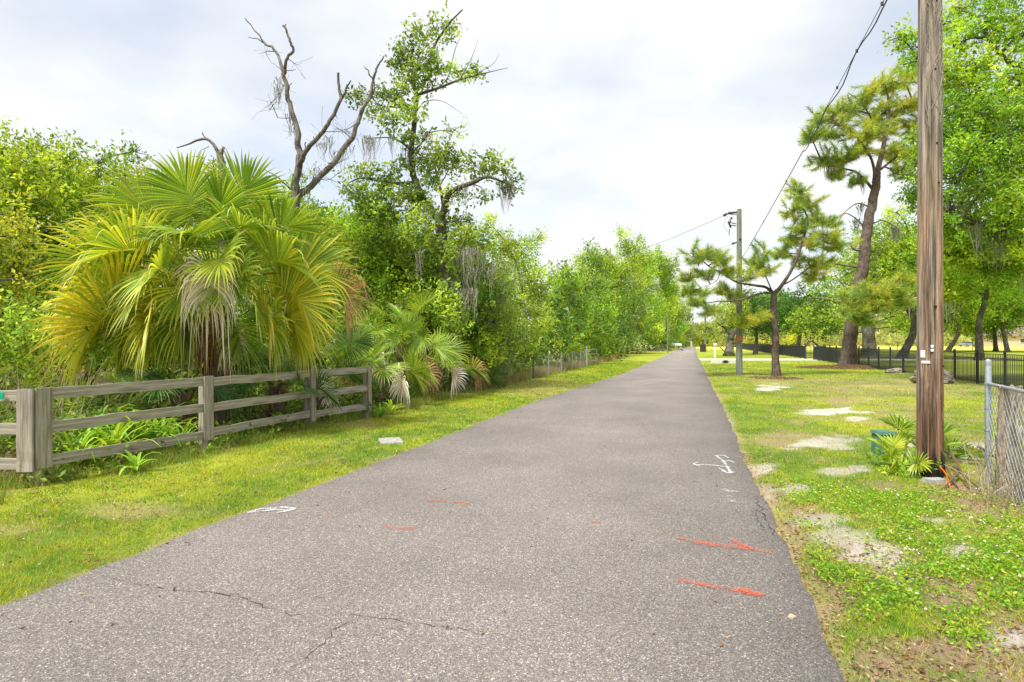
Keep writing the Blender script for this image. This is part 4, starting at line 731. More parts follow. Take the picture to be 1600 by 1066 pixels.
def post(p, w, z0, z1, off, face, seed, mat=POST, nm='post', label=None):
    """vertical square post or facing board, face = outward direction"""
    c = np.array(p, float) + np.array(off, float); b = Buf(); rng = np.random.default_rng(seed); m = 9; zs = np.linspace(z0, z1, m); hw, ht = w[0] / 2, w[1] / 2
    fx = np.array([-face[1], face[0], 0]); fy = np.array([face[0], face[1], 0]); pr = [(-1, -.85), (-.85, -1), (.85, -1), (1, -.85), (1, .85), (.85, 1), (-.85, 1), (-1, .85)]; v = []
    for z in zs:
        j = rng.normal(0, .002, 2)
        for (u1, u2) in pr: v.append(fx * (u1 * hw + j[0]) + fy * (u2 * ht + j[1]) + [0, 0, z])
    v = np.array(v); i = np.arange(m - 1)[:, None] * 8; jj = np.arange(8)[None]; f = np.stack([i + jj, i + (jj + 1) % 8, i + 8 + (jj + 1) % 8, i + 8 + jj], -1).reshape(-1, 4); b.add(v, f); b.add(v[-8:], [list(range(8))]); b.add(v[:8], [list(range(8))[::-1]])
    o = mk(nm, b, mat, None, col=False); o.parent = fence; o.location = tuple(c - np.array(fence.location))
    if label: o['label'] = label
    return o
n1_ = nvec(f1, f2); n2_ = nvec(f2, f3); n3_ = nvec(f3, f4); d1 = nrm(f2 - f1)
post(f1, (.10, .10), -.3, .95, (0, 0, 0), (n1_[0], n1_[1]), 1); post(f1, (.17, .035), .17, 1.075, (-.02, -.125, 0), (.03, -1), 2, nm='facing_board'); post(f1, (.16, .035), .19, 1.08, n1_ * .108 + d1 * .012, (n1_[0], n1_[1]), 3, nm='facing_board')
post(f2, (.10, .10), -.3, .98, (0, 0, 0), (n2_[0], n2_[1]), 4); post(f2, (.15, .035), .16, 1.09, n1_ * .105, (n1_[0], n1_[1]), 5, nm='facing_board')
post(f3, (.12, .035), .12, 1.13, n3_ * .105, (n3_[0], n3_[1]), 7, nm='facing_board')
b = Buf(); P = np.array([f3 + [-.02, .04, z] for z in np.linspace(-.3, 1.14, 8)]); tube(b, P, .085, 12, rough=.03, rng=np.random.default_rng(2)); mk('post', b, POST, fence, smooth=True, col=False)['label'] = 'round timber post taller than the rails'
post(f4, (.10, .09), -.3, .95, -n3_ * .0, (n3_[0], n3_[1]), 8); post(f4, (.10, .03), .14, 1.06, n3_ * .10, (n3_[0], n3_[1]), 9, nm='facing_board')
b = Buf(); pr = f1 + [-.30, -.11, 1.0]; tube(b, [pr, pr + [0, -.012, 0]], .042, 20); o = mk('reflector', b, GREENP); tag(o, 'round green reflector nailed to the top rail of the board fence', 'reflector')
# pale plate in the lawn
p = G(610, 690); b = Buf(); box(b, (p[0], p[1], .0), (.36, .5, .05), .3, taper=.96); tag(mk('access_cover', b, CONCD), 'pale concrete access cover set flush in the lawn', 'cover')

# ------------------------------------------------------------------ utility pole in front
pb = G(1453, 742); pole = thing('utility_pole', 'thick weathered wooden utility pole with split grain beside the lane', 'utility pole', pb)
m, n = 130, 72; zs = np.linspace(-.15, 8.2, m); th = np.arange(n) / n * 6.2832; TH, ZZ = np.meshgrid(th, zs); r = .137 - .0034 * ZZ
cx, cy_ = np.cos(TH), np.sin(TH); gv = fbm(TH * 4.2 + .05 * np.sin(ZZ * 2), ZZ * .14, .5, 201, 4); gv2 = vn(TH * 2.2 + .03 * ZZ, ZZ * .22, .55, 210); crk = np.clip(1 - np.abs(gv2 - .5) * 22, 0, 1)
r = r * (1 + .06 * (gv - .5)) - .024 * crk + .02 * np.exp(-np.maximum(ZZ, 0) / .15)
for a0 in (4.5, 5.0, 3.9): r -= .02 * np.exp(-((TH - a0 - .04 * np.sin(ZZ * 1.7 + a0)) / .035) ** 2) * (vn(ZZ, 0 * ZZ, 1.1, int(a0 * 10)) > .3)
v = np.stack([pb[0] + r * cx, pb[1] + r * cy_, ZZ], -1).reshape(-1, 3); i = np.arange(m - 1)[:, None] * n; j = np.arange(n)[None]
b = Buf(); b.add(v, np.stack([i + j, i + (j + 1) % n, i + n + (j + 1) % n, i + n + j], -1).reshape(-1, 4)); b.add(v[-n:], [list(range(n))]); mk('shaft', b, POLE, pole, smooth=False, col=False)
def on_pole(px, py):
    x = W(px, py, pb[1])[0] - pb[0]; z = W(px, py, pb[1])[2]; rr = .137 - .0034 * z; y = -math.sqrt(max(rr * rr - x * x, .0005)); return np.array([pb[0] + x, pb[1] + y - .004, z]), math.atan2(x, -y)
for (px, py, w0, h0) in [(1437, 553, .05, .085), (1445, 541, .026, .03), (1445, 547, .028, .032), (1439, 565.5, .085, .03)]:
    p, a = on_pole(px, py); b = Buf(); box(b, p, (w0, .006, h0), a); mk('tag_plate', b, WHITE, pole)
for (px, py) in [(1452, 10), (1461, 69), (1450, 115), (1452, 229), (1455, 290), (1463, 572), (1450, 480)]:
    p, a = on_pole(px, py); b = Buf(); tube(b, [p + [0, .015, 0], p + [0, -.001, 0]], .012, 8); mk('knot_hole_shade', b, HOLE_SHADE, pole)  # black disc flush with the wood, painted as the shade in a hole
b = Buf(); rng = np.random.default_rng(14)
for k in range(16):
    px = 1440 + 28 * rng.random(); py = 215 - 40 * rng.random() if k % 2 else 120 * rng.random(); P = []
    for q in range(12): py -= 9 + 9 * rng.random(); px = np.clip(px + rng.normal(0, 4.5), 1440, 1469); P.append(on_pole(px, py)[0] + [0, -.002, 0])
    tube(b, spline(P, 3), .0028, 4, (.42, .37, .3), cap=False)
o = mk('vine', b, DRY, pole); o['label'] = 'thin dry vine stems clinging to the upper pole'
b = Buf(); p = G(1458, 752); box(b, (p[0] + .0, p[1] - .02, .0), (.22, .12, .07), .08, taper=.92); tag(mk('concrete_block', b, CONCD), 'small concrete block at the foot of the near pole', 'block')
# cables from pole to pole
p2 = G(1155, 586); A = np.array([pb[0] - .05, pb[1], 6.62]); C2 = np.array([p2[0], p2[1] - .1, 5.35])
def sagline(a, c, sag, n=40):
    t = np.linspace(0, 1, n)[:, None]; q = a * (1 - t) + c * t; q[:, 2] -= (4 * t * (1 - t))[:, 0] * sag; return q
S = sagline(A, C2, .12, 70); b = Buf(); tube(b, S, .006, 5); t = np.linspace(0, 1, 70)
S2 = S.copy(); drop = .10 * np.abs(np.sin(t * 26)) * (t < .32) + .012; S2[:, 2] -= drop; S2[:, 0] += .02 * np.sin(t * 80) * (t < .3)
wr = thing('overhead_cable', 'dark twin overhead cable running between the two wooden poles', 'cable', A); mk('messenger_wire', b, WIRE, wr, col=False); b = Buf(); tube(b, S2, .011, 6); mk('cable', b, CABLE, wr, smooth=True, col=False)
for k in (5, 9, 13, 18, 30, 44): b = Buf(); tube(b, [S[k] + [0, 0, .02], S[k] - [0, 0, .03]], .02, 6); mk('clamp', b, DARKM, wr, col=False)
# second pole
ph = 1.6 + (533 - 327) / 900 * p2[1]; t2 = thing('utility_pole', 'grey utility pole with fuse fittings and an orange band by the lawn', 'utility pole', p2)
b = Buf(); tube(b, [p2 + [0, 0, z] for z in np.linspace(-.2, ph, 12)], np.linspace(.155, .105, 12), 14); mk('shaft', b, POLE2, t2, smooth=True, col=False)
b = Buf(); tube(b, [p2 + [0, 0, z] for z in (1.58, 1.85)], .158, 14, cap=False); mk('faded_band', b, RUST, t2, col=False)
q2 = lambda x, y: W(x, y, p2[1] - .1)
b = Buf(); tube(b, [q2(1151, 332), q2(1138, 333)], .05, 6); tube(b, [q2(1151, 336), q2(1136, 334)], .02, 5); mk('bracket_arm', b, DARKM, t2, col=False)
b = Buf(); tube(b, [q2(1136, 334), q2(1131, 337)], [.05, .07], 8); mk('insulator', b, DARKM, t2, col=False)
b = Buf(); tube(b, [q2(1150, 350), q2(1142, 348), q2(1141, 343)], .025, 5); tube(b, [q2(1150, 353), q2(1142, 352)], .025, 5); tube(b, [q2(1143, 343), q2(1143, 339.5)], .045, 6); tube(b, [q2(1138, 346), q2(1142, 356)], .045, 6); tube(b, [q2(1140, 358), q2(1139, 368)], .018, 5); mk('fuse_cutout', b, DARKM, t2, col=False)
b = Buf(); tube(b, spline([q2(1139, 335), q2(1132, 346), q2(1132, 356), q2(1140, 364)], 5), .008, 4); tube(b, spline([q2(1146, 334), q2(1140, 340), q2(1141, 350)], 4), .008, 4); mk('jumper_wire', b, WIRE, t2, col=False)
b = Buf(); tube(b, [q2(1151, 379), q2(1144, 381)], [.03, .06], 6); mk('lower_insulator', b, DARKM, t2, col=False)
b = Buf(); tube(b, [q2(1155, 374), q2(1158, 374)], .06, 6); mk('bolt', b, DARKM, t2, col=False)
b = Buf(); tube(b, sagline(q2(1131, 337), W(905, 420, 46), .25), .010, 4); tag(mk('power_line', b, WIRE, col=False), 'thin power line from the top bracket across to the roadside trees', 'wire')
b = Buf(); tube(b, sagline(q2(1144, 381), W(915, 455, 46), .2), .007, 4); tag(mk('power_line', b, WIRE, col=False), 'lower thin line from the pole side across the lane', 'wire')
p3 = G(1102, 550); b = Buf(); tube(b, [p3 + [0, 0, z] for z in (-.2, 2.5, 5.2)], [.15, .14, .12], 8); t3 = thing('utility_pole', 'distant slim pole past the driveway', 'utility pole', p3); mk('shaft', b, POLE2, t3, col=False); b = Buf(); box(b, p3 + [.5, 0, 3.4], (.9, .5, .5)); mk('transformer', b, DARKM, t3, col=False)
p4 = W(1043, 533, 78); p4[2] = 0; b = Buf(); tube(b, [p4 + [0, 0, z] for z in (-.2, 2.5, 5.)], .09, 8); tag(mk('sign_post', b, POLE2, col=False), 'slim pale pole at the foot of the roadside trees', 'pole')
b = Buf(); p = W(1080, 533, 142); box(b, (p[0], p[1], .6), (.35, .3, 1.9)); tag(mk('marker_post', b, WHITE), 'short white marker post at the lane end', 'post')

# ------------------------------------------------------------------ chain link fence in front, stump post, pipe
c0 = G(1544, 755); dirc = nrm(np.array([-.50, -1.0, 0])); cl = thing('chain_link_fence', 'galvanised chain link fence end beside the near pole', 'fence', c0)
b = Buf(); tube(b, [c0 + [0, 0, z] for z in (-.1, .5, 1.37, 1.385, 1.398)], [.031, .031, .031, .026, .01], 16); tube(b, [c0 + [0, 0, 1.33], c0 + [0, 0, 1.375]], .034, 16); mk('post', b, GALV, cl, smooth=True, col=False)
b = Buf(); e0 = c0 + dirc * 3.4; tube(b, [c0 + dirc * .02 + [0, 0, 1.12], e0 + [0, 0, 1.12]], .019, 12); mk('top_rail', b, GALV, cl, smooth=True, col=False)
for z0 in (1.12, .85, .6, .33): b = Buf(); tube(b, [c0 + [0, 0, z0 - .012], c0 + [0, 0, z0 + .012]], .036, 14); mk('clamp', b, GALV, cl, col=False)
e1 = c0 + dirc * 2.6; b = Buf(); tube(b, [e1 + [0, 0, -.1], e1 + [0, 0, 1.2]], .028, 12); mk('post', b, GALV, cl, smooth=True, col=False)
b = Buf(); Hh = 1.08; Ln = 3.3; step = .11
for sgn in (1, -1):
    for k in np.arange(-Hh, Ln, step):
        s0, s1 = k, k + Hh; z0, z1 = (0, Hh) if sgn > 0 else (Hh, 0)
        if s0 < .05: z0 = z0 + (z1 - z0) * (.05 - s0) / (s1 - s0); s0 = .05
        if s1 > Ln: z1 = z0 + (z1 - z0) * (Ln - s0) / (s1 - s0); s1 = Ln
        if s1 - s0 < .03: continue
        tube(b, [c0 + dirc * s0 + [0.003 * sgn, 0, .03 + z0], c0 + dirc * s1 + [0.003 * sgn, 0, .03 + z1]], 0.002, 3, cap=False)
mk('wire_mesh', b, GALV, cl, col=False, kind='stuff')
b = Buf(); rng = np.random.default_rng(55); ps = W(1578, 533, 6.0) * [1, 1, 0]; m, n = 26, 26; zs = np.linspace(-.1, 1.13, m); th = np.arange(n) / n * 6.2832; TH, ZZ = np.meshgrid(th, zs); r = .098 * (1 + .14 * (vn(TH * 3, ZZ * 1.2, .4, 3) - .5) + .1 * (rng.random((m, n)) - .5)) + .02 * np.exp(-np.maximum(ZZ, 0) / .2)
zt = ZZ + (ZZ > 1.1) * .04 * (rng.random((m, n)) - .5); v = np.stack([ps[0] + r * np.cos(TH), ps[1] + r * np.sin(TH), zt], -1).reshape(-1, 3); i = np.arange(m - 1)[:, None] * n; j = np.arange(n)[None]; b.add(v, np.stack([i + j, i + (j + 1) % n, i + n + (j + 1) % n, i + n + j], -1).reshape(-1, 4))
b.add(np.concatenate([v[-n:], [[ps[0], ps[1], 1.11]]]), [[q, (q + 1) % n, n] for q in range(n)]); tag(mk('old_post', b, STUMP, col=False), 'thick rotten timber post behind the chain link', 'post')
b = Buf(); pp = W(1561, 533, 6.2) * [1, 1, 0]; tube(b, [pp + [0, 0, -.1], pp + [0, 0, .58]], .034, 12); tag(mk('pipe', b, PIPE, smooth=False, col=False), 'dark grey pipe stub standing beside the rotten post', 'pipe')
b = Buf(); po = G(1481, 762); tube(b, spline([po + [.03, 0, -.02], po + [.0, .02, .13], po + [-.05, .05, .22]], 4), .008, 8); tag(mk('orange_stake', b, ORANGE, smooth=True, col=False), 'bent orange plastic stake at the pole foot', 'stake')
b = Buf(); rng = np.random.default_rng(56)
for _ in range(200):
    q = G(1588 + rng.normal(0, 30), 775 + rng.normal(0, 12)); q[2] = 0; e = q + rng.normal(0, .16, 3) * [1, 1, 0] + [0, 0, .1 + .6 * rng.random()]; tube(b, spline([q, (q + e) / 2 + rng.normal(0, .05, 3), e], 2), .0026, 3, np.array([.44, .38, .27]) * (.5 + .7 * rng.random()), cap=False)
tag(mk('dry_brush', b, DRY), 'dry tangled brush growing through the chain link', kind='stuff')
b = Buf()
for (x0, y0, x1, y1, h) in [(1490, 742, 1532, 768, .05), (1486, 735, 1515, 765, .16), (1500, 748, 1475, 765, .04), (1530, 745, 1580, 742, .3), (1470, 735, 1495, 762, .1)]:
    p, q = G(x0, y0), G(x1, y1); tube(b, spline([p + [0, 0, h + .05], (p + q) / 2 + [0, 0, h * .6 + .03], q + [0, 0, .015]], 5), np.linspace(.018, .008, 11), 5, (.2, .13, .08))
tag(mk('fallen_sticks', b, DRY), 'brown fallen sticks and bark lying beside the pole foot', kind='stuff')
# green pedestal
p = G(1390, 714); p[1] += .13; gb = thing('utility_box', 'small green utility cabinet half hidden by the palmetto', 'utility box', p); b = Buf(); box(b, p + [0, 0, .14], (.20, .22, .33), .12, taper=.97); mk('cabinet', b, BOXG, gb, col=False); b = Buf(); box(b, p + [0, 0, .32], (.235, .25, .04), .12, taper=.9); mk('lid', b, BOXG, gb, col=False)
b = Buf(); box(b, p + [.0, -.116, .2], (.03, .012, .06), .12); mk('latch', b, DARKM, gb, col=False)
def small_palmetto(label, px, py, n, Lp, Rb, seed, pal=GRN):
    base = G(px, py); rng = np.random.default_rng(seed); sp = [(i * 2.4 + rng.normal(0, .2), D_(12 + 60 * ((i * .618) % 1)), Lp * (.7 + .5 * rng.random()), Rb * (.8 + .4 * rng.random()), pal, dict(droop=.35, nseg=10, wseg=.75, fold=.35)) for i in range(n)]
    palm('palmetto', label, base, base + [0, 0, .03], sp, seed, .03, group='small palmettos at the pole foot')
small_palmetto('bright little palmetto in front of the green cabinet', 1407, 738, 9, .14, .22, 61, YGR)
small_palmetto('dark palmetto fanning out behind the pole foot', 1440, 712, 8, .26, .28, 62, GRN)
small_palmetto('palmetto sprout between pole and chain link', 1485, 722, 7, .22, .24, 63, GRN)
b = Buf(); rng = np.random.default_rng(64); bl = [(G(px, py) + [0, 0, .08], (.13, .12, .12)) for px, py in [(1395, 742), (1415, 745), (1430, 738), (1447, 748), (1425, 728), (1380, 728)]]; cloud(b, rng, bl, 55, .05, [(.3, .46, .05), (.2, .4, .04), (.42, .45, .06)], 9, .06)
tag(mk('weed_clump', b, LEAF), 'leafy weeds crowding the near pole foot', kind='stuff')
# ------------------------------------------------------------------ weeds, flowers and litter on the near verge
WEED = [(1450, 830, 130, 50), (1500, 880, 90, 50), (1560, 900, 70, 70), (1540, 960, 60, 50), (1350, 800, 70, 30), (1420, 930, 60, 30), (1290, 880, 28, 40), (1560, 830, 60, 40), (1260, 770, 40, 20), (1330, 910, 30, 20), (1400, 780, 60, 18), (1520, 1000, 30, 10), (1380, 950, 40, 20)]
rng = np.random.default_rng(70); X = 1.2 + 5 * rng.random(90000); Y = 2.6 + 5.2 * rng.random(90000); X = X + K * Y - .6; wv = ell(X, Y, WEED, 51); a, dl, dr = zone(X, Y); sd = ell(X, Y, SAND, 31)
k = (rng.random(len(X)) < wv * (fbm(X, Y, .22, 52) + .18 * rng.standard_normal(len(X)) > .5) * (1 - .8 * sd)) & (dr > .1); X, Y = X[k], Y[k]; n = len(X); hgt = .015 + .05 * fbm(X, Y, .3, 53) * (wv[k] ** .5); m = 3
C = np.stack([np.repeat(X, m), np.repeat(Y, m), np.repeat(hgt, m) * (.3 + rng.random(n * m))], 1) + rng.normal(0, .014, (n * m, 3)) * [1, 1, .3]; C[:, 2] = np.maximum(C[:, 2], .004); D = unit(rng, n * m); D[:, 2] = np.abs(D[:, 2]) * .5
P_ = np.array([(.20, .42, .03), (.32, .50, .035), (.12, .30, .025), (.42, .46, .05)]); cols = P_[rng.integers(0, 4, n * m)] * (.8 + .4 * rng.random((n * m, 1))); b = Buf(); leafquads(b, rng, C, D, np.full(n * m, .025), cols, .5)
tag(mk('weeds', b, LEAF), 'low bright green broadleaf weeds spreading over the near verge', kind='stuff')
FL = [(1540, 800, 90, 40), (1480, 850, 100, 60), (1400, 790, 70, 20), (1570, 890, 60, 60), (1330, 770, 60, 20), (1300, 800, 40, 20), (1460, 900, 60, 60)]
X = 1.5 + 5 * rng.random(7000); Y = 3 + 5 * rng.random(7000); X = X + K * Y - .6; k = rng.random(7000) < ell(X, Y, FL, 54) * .3 * (fbm(X, Y, .4, 57) > .45); X, Y = X[k], Y[k]; b = Buf()
for x, y in zip(X, Y):
    z0 = .05 + .06 * rng.random(); c = np.array([x, y, z0]); nn = nrm(np.array([rng.normal(0, .3), rng.normal(0, .3) - .3, 1])); u_ = nrm(np.cross(nn, [1, .2, 0])); v_ = np.cross(nn, u_); rr = .006 + .003 * rng.random()
    tube(b, [c * [1, 1, 0], c], .0016, 3, (.25, .4, .05), cap=False); a = np.arange(5) * 1.2566 + rng.random()
    for q in a:
        dd = u_ * math.cos(q) + v_ * math.sin(q); e_ = u_ * -math.sin(q) + v_ * math.cos(q); b.add([c, c + dd * rr * .6 + e_ * rr * .4, c + dd * rr * 1.2, c + dd * rr * .6 - e_ * rr * .4], [[0, 1, 2, 3]], (.82, .82, .74))
    b.add([c + nn * .002 + (u_ * math.cos(q) + v_ * math.sin(q)) * rr * .3 for q in (0, 1.57, 3.14, 4.71)], [[0, 1, 2, 3]], (.7, .5, .05))
tag(mk('flowers', b, GRASS), 'tiny white daisy like flowers dotted over the weeds', kind='stuff')
rng = np.random.default_rng(72); X = .3 + 6 * rng.random(30000); Y = 2.3 + 6 * rng.random(30000) ** 1.3; X = X + K * Y; lv = ell(X, Y, LITT, 32); a, dl, dr = zone(X, Y)
k = (rng.random(len(X)) < (.05 + .75 * lv + .4 * (dr < .4))) & (dr > -.02); X, Y = X[k], Y[k]; n = len(X); C = np.stack([X, Y, .006 + .012 * rng.random(n) + np.maximum(relief(X, Y), -.02)], 1); D = unit(rng, n); D[:, 2] *= .25
P_ = np.array([(.28, .18, .10), (.40, .29, .18), (.16, .10, .06), (.48, .37, .26), (.34, .18, .08)]); cols = P_[rng.integers(0, 5, n)] * (.7 + .5 * rng.random((n, 1))); b = Buf(); leafquads(b, rng, C, D, np.full(n, .030), cols, .42, .6)
tag(mk('leaf_litter', b, DRY), 'brown fallen oak leaves scattered on bare ground by the lane', kind='stuff')
Xl, Yl = scatter(1000, 4, 14, lambda Y: np.full_like(Y, -7.2), lambda Y: aL(Y), 1.2, 73); n = len(Xl); C = np.stack([Xl, Yl, .03 + .01 * rng.random(n)], 1); D = unit(rng, n); D[:, 2] *= .2; b = Buf(); leafquads(b, rng, C, D, np.full(n, .035), P_[rng.integers(0, 5, n)], .42, .5)
tag(mk('leaf_litter', b, DRY), 'sparse dry leaves on the lawn before the board fence', kind='stuff')
n = 260; Yq = 3 + 22 * rng.random(n) ** 1.5; tq = rng.random(n) ** 2.2; aq = np.where(rng.random(n) < .5, aL(Yq) + tq * 2, aR(Yq) - tq * 2.4); C = np.stack([aq + K * Yq, Yq, np.full(n, .013)], 1); D = unit(rng, n); D[:, 2] *= .15
b = Buf(); leafquads(b, rng, C, D, np.full(n, .032), P_[rng.integers(0, 5, n)] * .9, .42, .5); tag(mk('road_litter', b, DRY), 'few small dry leaves blown onto the asphalt edges', kind='stuff')
b = Buf(); leafquads(b, rng, np.array([G(1230, 968) + [0, 0, .014]]), np.array([[1., .1, .05]]), np.array([.05]), np.array([[.62, .48, .36]]), .6); tag(mk('fallen_leaf', b, DRY), 'single pale leaf lying on the asphalt', 'leaf')
b = Buf(); p, q = G(1385, 910), G(1425, 928); tube(b, [p + [0, 0, .03], q + [0, 0, .025]], .005, 5, (.5, .42, .4)); tag(mk('stick', b, DRY), 'pale straight stick lying in the near verge litter', 'stick')
b = Buf(); p, q = G(1410, 908), G(1452, 916); tube(b, spline([p + [0, 0, .02], (p + q) / 2 + [0, 0, .035], q + [0, 0, .02]], 4), .009, 5, (.07, .07, .09)); tag(mk('stick', b, DRY), 'dark curved stick lying just beyond the pale one', 'stick')

# ------------------------------------------------------------------ wire fence on the wood side
wf = thing('wire_fence', 'rusty chain link fence with slim posts along the wood edge', 'fence', rd(-6.8, 24.4)); Ys = [24.4, 27.0, 29.6, 32.2, 34.6]
for Y_ in Ys: p = rd(-6.8, Y_); b = Buf(); tube(b, [p + [0, 0, -.1], p + [0, 0, 1.02]], .035, 6); mk('post', b, DARKM if Y_ < 25 else GALV, wf, col=False)
b = Buf()
for sgn in (1, -1):
    for k in np.arange(0, 11.5, .12):
        s0, s1 = 23.8 + k, 23.8 + k + .9; z0, z1 = (0.05, .95) if sgn > 0 else (.95, .05); tube(b, [rd(-6.78, s0, z0), rd(-6.78, min(s1, 36), z1)], .0022, 3, cap=False)
tube(b, [rd(-6.78, 23.8, .97), rd(-6.78, 36, .97)], .006, 4); mk('wire_mesh', b, WIRE, wf, col=False, kind='stuff')
gt = thing('farm_gate', 'small tubular wire gate at the end of the wire fence', 'gate', rd(-6.8, 36.6))
b = Buf(); tube(b, [rd(-6.8, 36.6, -.1), rd(-6.8, 36.6, 1.3)], .05, 8); mk('post', b, GALV, gt, col=False)
b = Buf(); 
for z0 in (.3, .75, 1.05): tube(b, [rd(-6.8, 36.6, z0), rd(-6.5, 38.6, z0)], .022, 6)
for Y_, a in ((36.8, -6.77), (38.6, -6.5)): tube(b, [rd(a, Y_, .3), rd(a, Y_, 1.05)], .022, 6)
mk('gate_frame', b, GALV, gt, col=False)
# debris pile far
t = thing('brush_pile', 'brown pile of cut branches at the roadside far along', 'brush pile', G(1026, 549)); b = Buf(); rng = np.random.default_rng(88)
for _ in range(90): p = G(1026, 549) + rng.normal(0, 1, 3) * [1.6, 1.5, .2] + [0, 0, .3]; q = p + rng.normal(0, .6, 3) * [1, 1, .4]; tube(b, [p, q], .05, 4, (.16, .1, .06))
mk('branches', b, BARK, t, kind='stuff')

# ------------------------------------------------------------------ iron fence
FK = .302; FA = 10.83
def fp(Y, z=0.): return np.array([FA + FK * Y, Y, z])
fi = thing('iron_fence', 'long black iron picket fence bounding the lawn', 'fence', fp(17.6)); yk = []; Yv = 15.9
while Yv < 49: yk.append(Yv); Yv += 1.83
post0 = None
def ironpost(p, par, h=1.26): b = Buf(); box(b, p + [0, 0, h / 2], (.062, .062, h), math.atan2(FK, 1)); box(b, p + [0, 0, h + .012], (.075, .075, .028), math.atan2(FK, 1), taper=.4); mk('post', b, BLACK, par, col=False)
for Y_ in yk: ironpost(fp(Y_), fi)
for i in range(len(yk) - 1):
    for z0 in (.12, .98, 1.14): b = Buf(); a, c = fp(yk[i], z0), fp(yk[i + 1], z0); m_ = (a + c) / 2; box(b, m_, (.03, np.linalg.norm(c - a) - .06, .03), -math.atan(FK)); mk('rail', b, BLACK, fi, col=False)
def pickets(b, Y0, Y1, st, w, h=1.17):
    Yp = np.arange(Y0 + st / 2, Y1, st); n = len(Yp); c = np.stack([FA + FK * Yp, Yp, 0 * Yp + h / 2], 1); q = np.array([[-1, -1, -1], [1, -1, -1], [1, 1, -1], [-1, 1, -1], [-1, -1, 1], [1, -1, 1], [1, 1, 1], [-1, 1, 1]]) * [w / 2, w / 2, (h - .1) / 2]
    v = (c[:, None] + q[None]).reshape(-1, 3); f = (np.arange(n)[:, None, None] * 8 + BOXF[None]).reshape(-1, 4); b.add(v, f)
b = Buf(); pickets(b, yk[0], yk[-1], .105, .017); mk('pickets', b, BLACK, fi, col=False, kind='stuff')
g0 = fp(yk[-1]); gate = thing('iron_gate', 'black iron gate with an arched top where the driveway meets the fence', 'gate', g0); g1 = W(1258, 533, 50.2); g1[2] = 0; g2 = W(1277, 533, 50.2); g2[2] = 0
for p in (g1, g2): ironpost(p, gate, 1.35)
b = Buf(); tube(b, spline([g1 + [0, 0, 1.2], g1 * .8 + g2 * .2 + [0, 0, 1.42], (g1 + g2) / 2 + [0, 0, 1.58], g1 * .2 + g2 * .8 + [0, 0, 1.42], g2 + [0, 0, 1.2]], 4), .065, 6); mk('arch', b, BLACK, gate, col=False)
b = Buf()
for k in range(1, 9): x = g1 + (g2 - g1) * k / 9; tube(b, [x + [0, 0, .1], x + [0, 0, 1.32]], .022, 4)
tube(b, [g1 + [0, 0, .15], g2 + [0, 0, .15]], .02, 4); mk('gate_leaf', b, BLACK, gate, col=False)
b = Buf(); box(b, g2 + [.45, 0, .62], (.5, .3, 1.1)); mk('operator_box', b, DARKM, gate, col=False); b = Buf(); box(b, g1 + [.75, -.1, 1.0], (.22, .03, .4)); mk('notice_plate', b, WHITE, gate, col=False)
f2_ = thing('iron_fence', 'dark stretch of picket fence running away past the gate', 'fence', fp(53)); Yv = 52.2; b = Buf(); pickets(b, 52.2, 112, .12, .02); mk('pickets', b, BLACK, f2_, col=False, kind='stuff')
while Yv < 112: ironpost(fp(Yv), f2_); Yv += 2.44
for z0 in (.12, .98, 1.14): b = Buf(); a, c = fp(52.2, z0), fp(112, z0); box(b, (a + c) / 2, (.03, np.linalg.norm(c - a), .03), -math.atan(FK)); mk('rail', b, BLACK, f2_, col=False)
# boulder
def rock(name, label, c, s, seed):
    rng = np.random.default_rng(seed); m, n = 22, 30; ph_ = np.linspace(0, math.pi, m); th = np.arange(n) / n * 6.2832; PH, TH = np.meshgrid(ph_, th, indexing='ij'); d = np.stack([np.sin(PH) * np.cos(TH), np.sin(PH) * np.sin(TH), np.cos(PH)], -1)
    r = .8 + .5 * (fbm(d[..., 0] * 3 + d[..., 2], d[..., 1] * 3 + d[..., 2] * 2, 1.4, seed, 5) - .5) + .35 * (np.abs(vn(d[..., 0] * 3, d[..., 2] * 3 + d[..., 1], .5, seed + 3) - .5)); v = (d * r[..., None] * s + np.array(c)).reshape(-1, 3)
    i = np.arange(m - 1)[:, None] * n; j = np.arange(n)[None]; b = Buf(); b.add(v, np.stack([i + j, i + n + j, i + n + (j + 1) % n, i + (j + 1) % n], -1).reshape(-1, 4)); return tag(mk(name, b, ROCK, smooth=False, col=False), label, 'boulder')
p = G(1451, 600); rock('boulder', 'pitted grey brown boulder behind the near pole', p + [.35, .3, .2], (.85, .5, .42), 5)
rock('boulder', 'low boulder lying against the iron fence foot', W(1385, 533, 29.5) * [1, 1, 0] + [.2, -.5, .06], (.6, .35, .2), 9)

# ------------------------------------------------------------------ pines
def needles(b, rng, tips, dirs, n, Ln, w, pal):
    P_ = np.array(pal); m = len(tips) * n; i = np.repeat(np.arange(len(tips)), n); tt = rng.random((m, 1)); D = nrm(dirs[i] * 1.0 + unit(rng, m) * .95); base = tips[i] - dirs[i] * tt * Ln * 1.1; L_ = Ln * (.65 + .5 * rng.random((m, 1))); tip = base + D * L_; tip[:, 2] -= L_[:, 0] * .12
    s = nrm(np.cross(D, unit(rng, m))) * w / 2; v = np.stack([base - s, base + s, tip], 1).reshape(-1, 3); c = P_[rng.integers(0, len(P_), len(tips))][i] * (.7 + .5 * rng.random((m, 1))); b.add(v, np.arange(3 * m).reshape(-1, 3), np.repeat(np.clip(c, 0, 1), 3, 0))
PN = [(.30, .46, .09), (.44, .56, .09), (.20, .33, .07), (.52, .56, .09)]; PY = [(.52, .60, .08), (.42, .55, .08), (.64, .63, .09), (.30, .44, .07)]
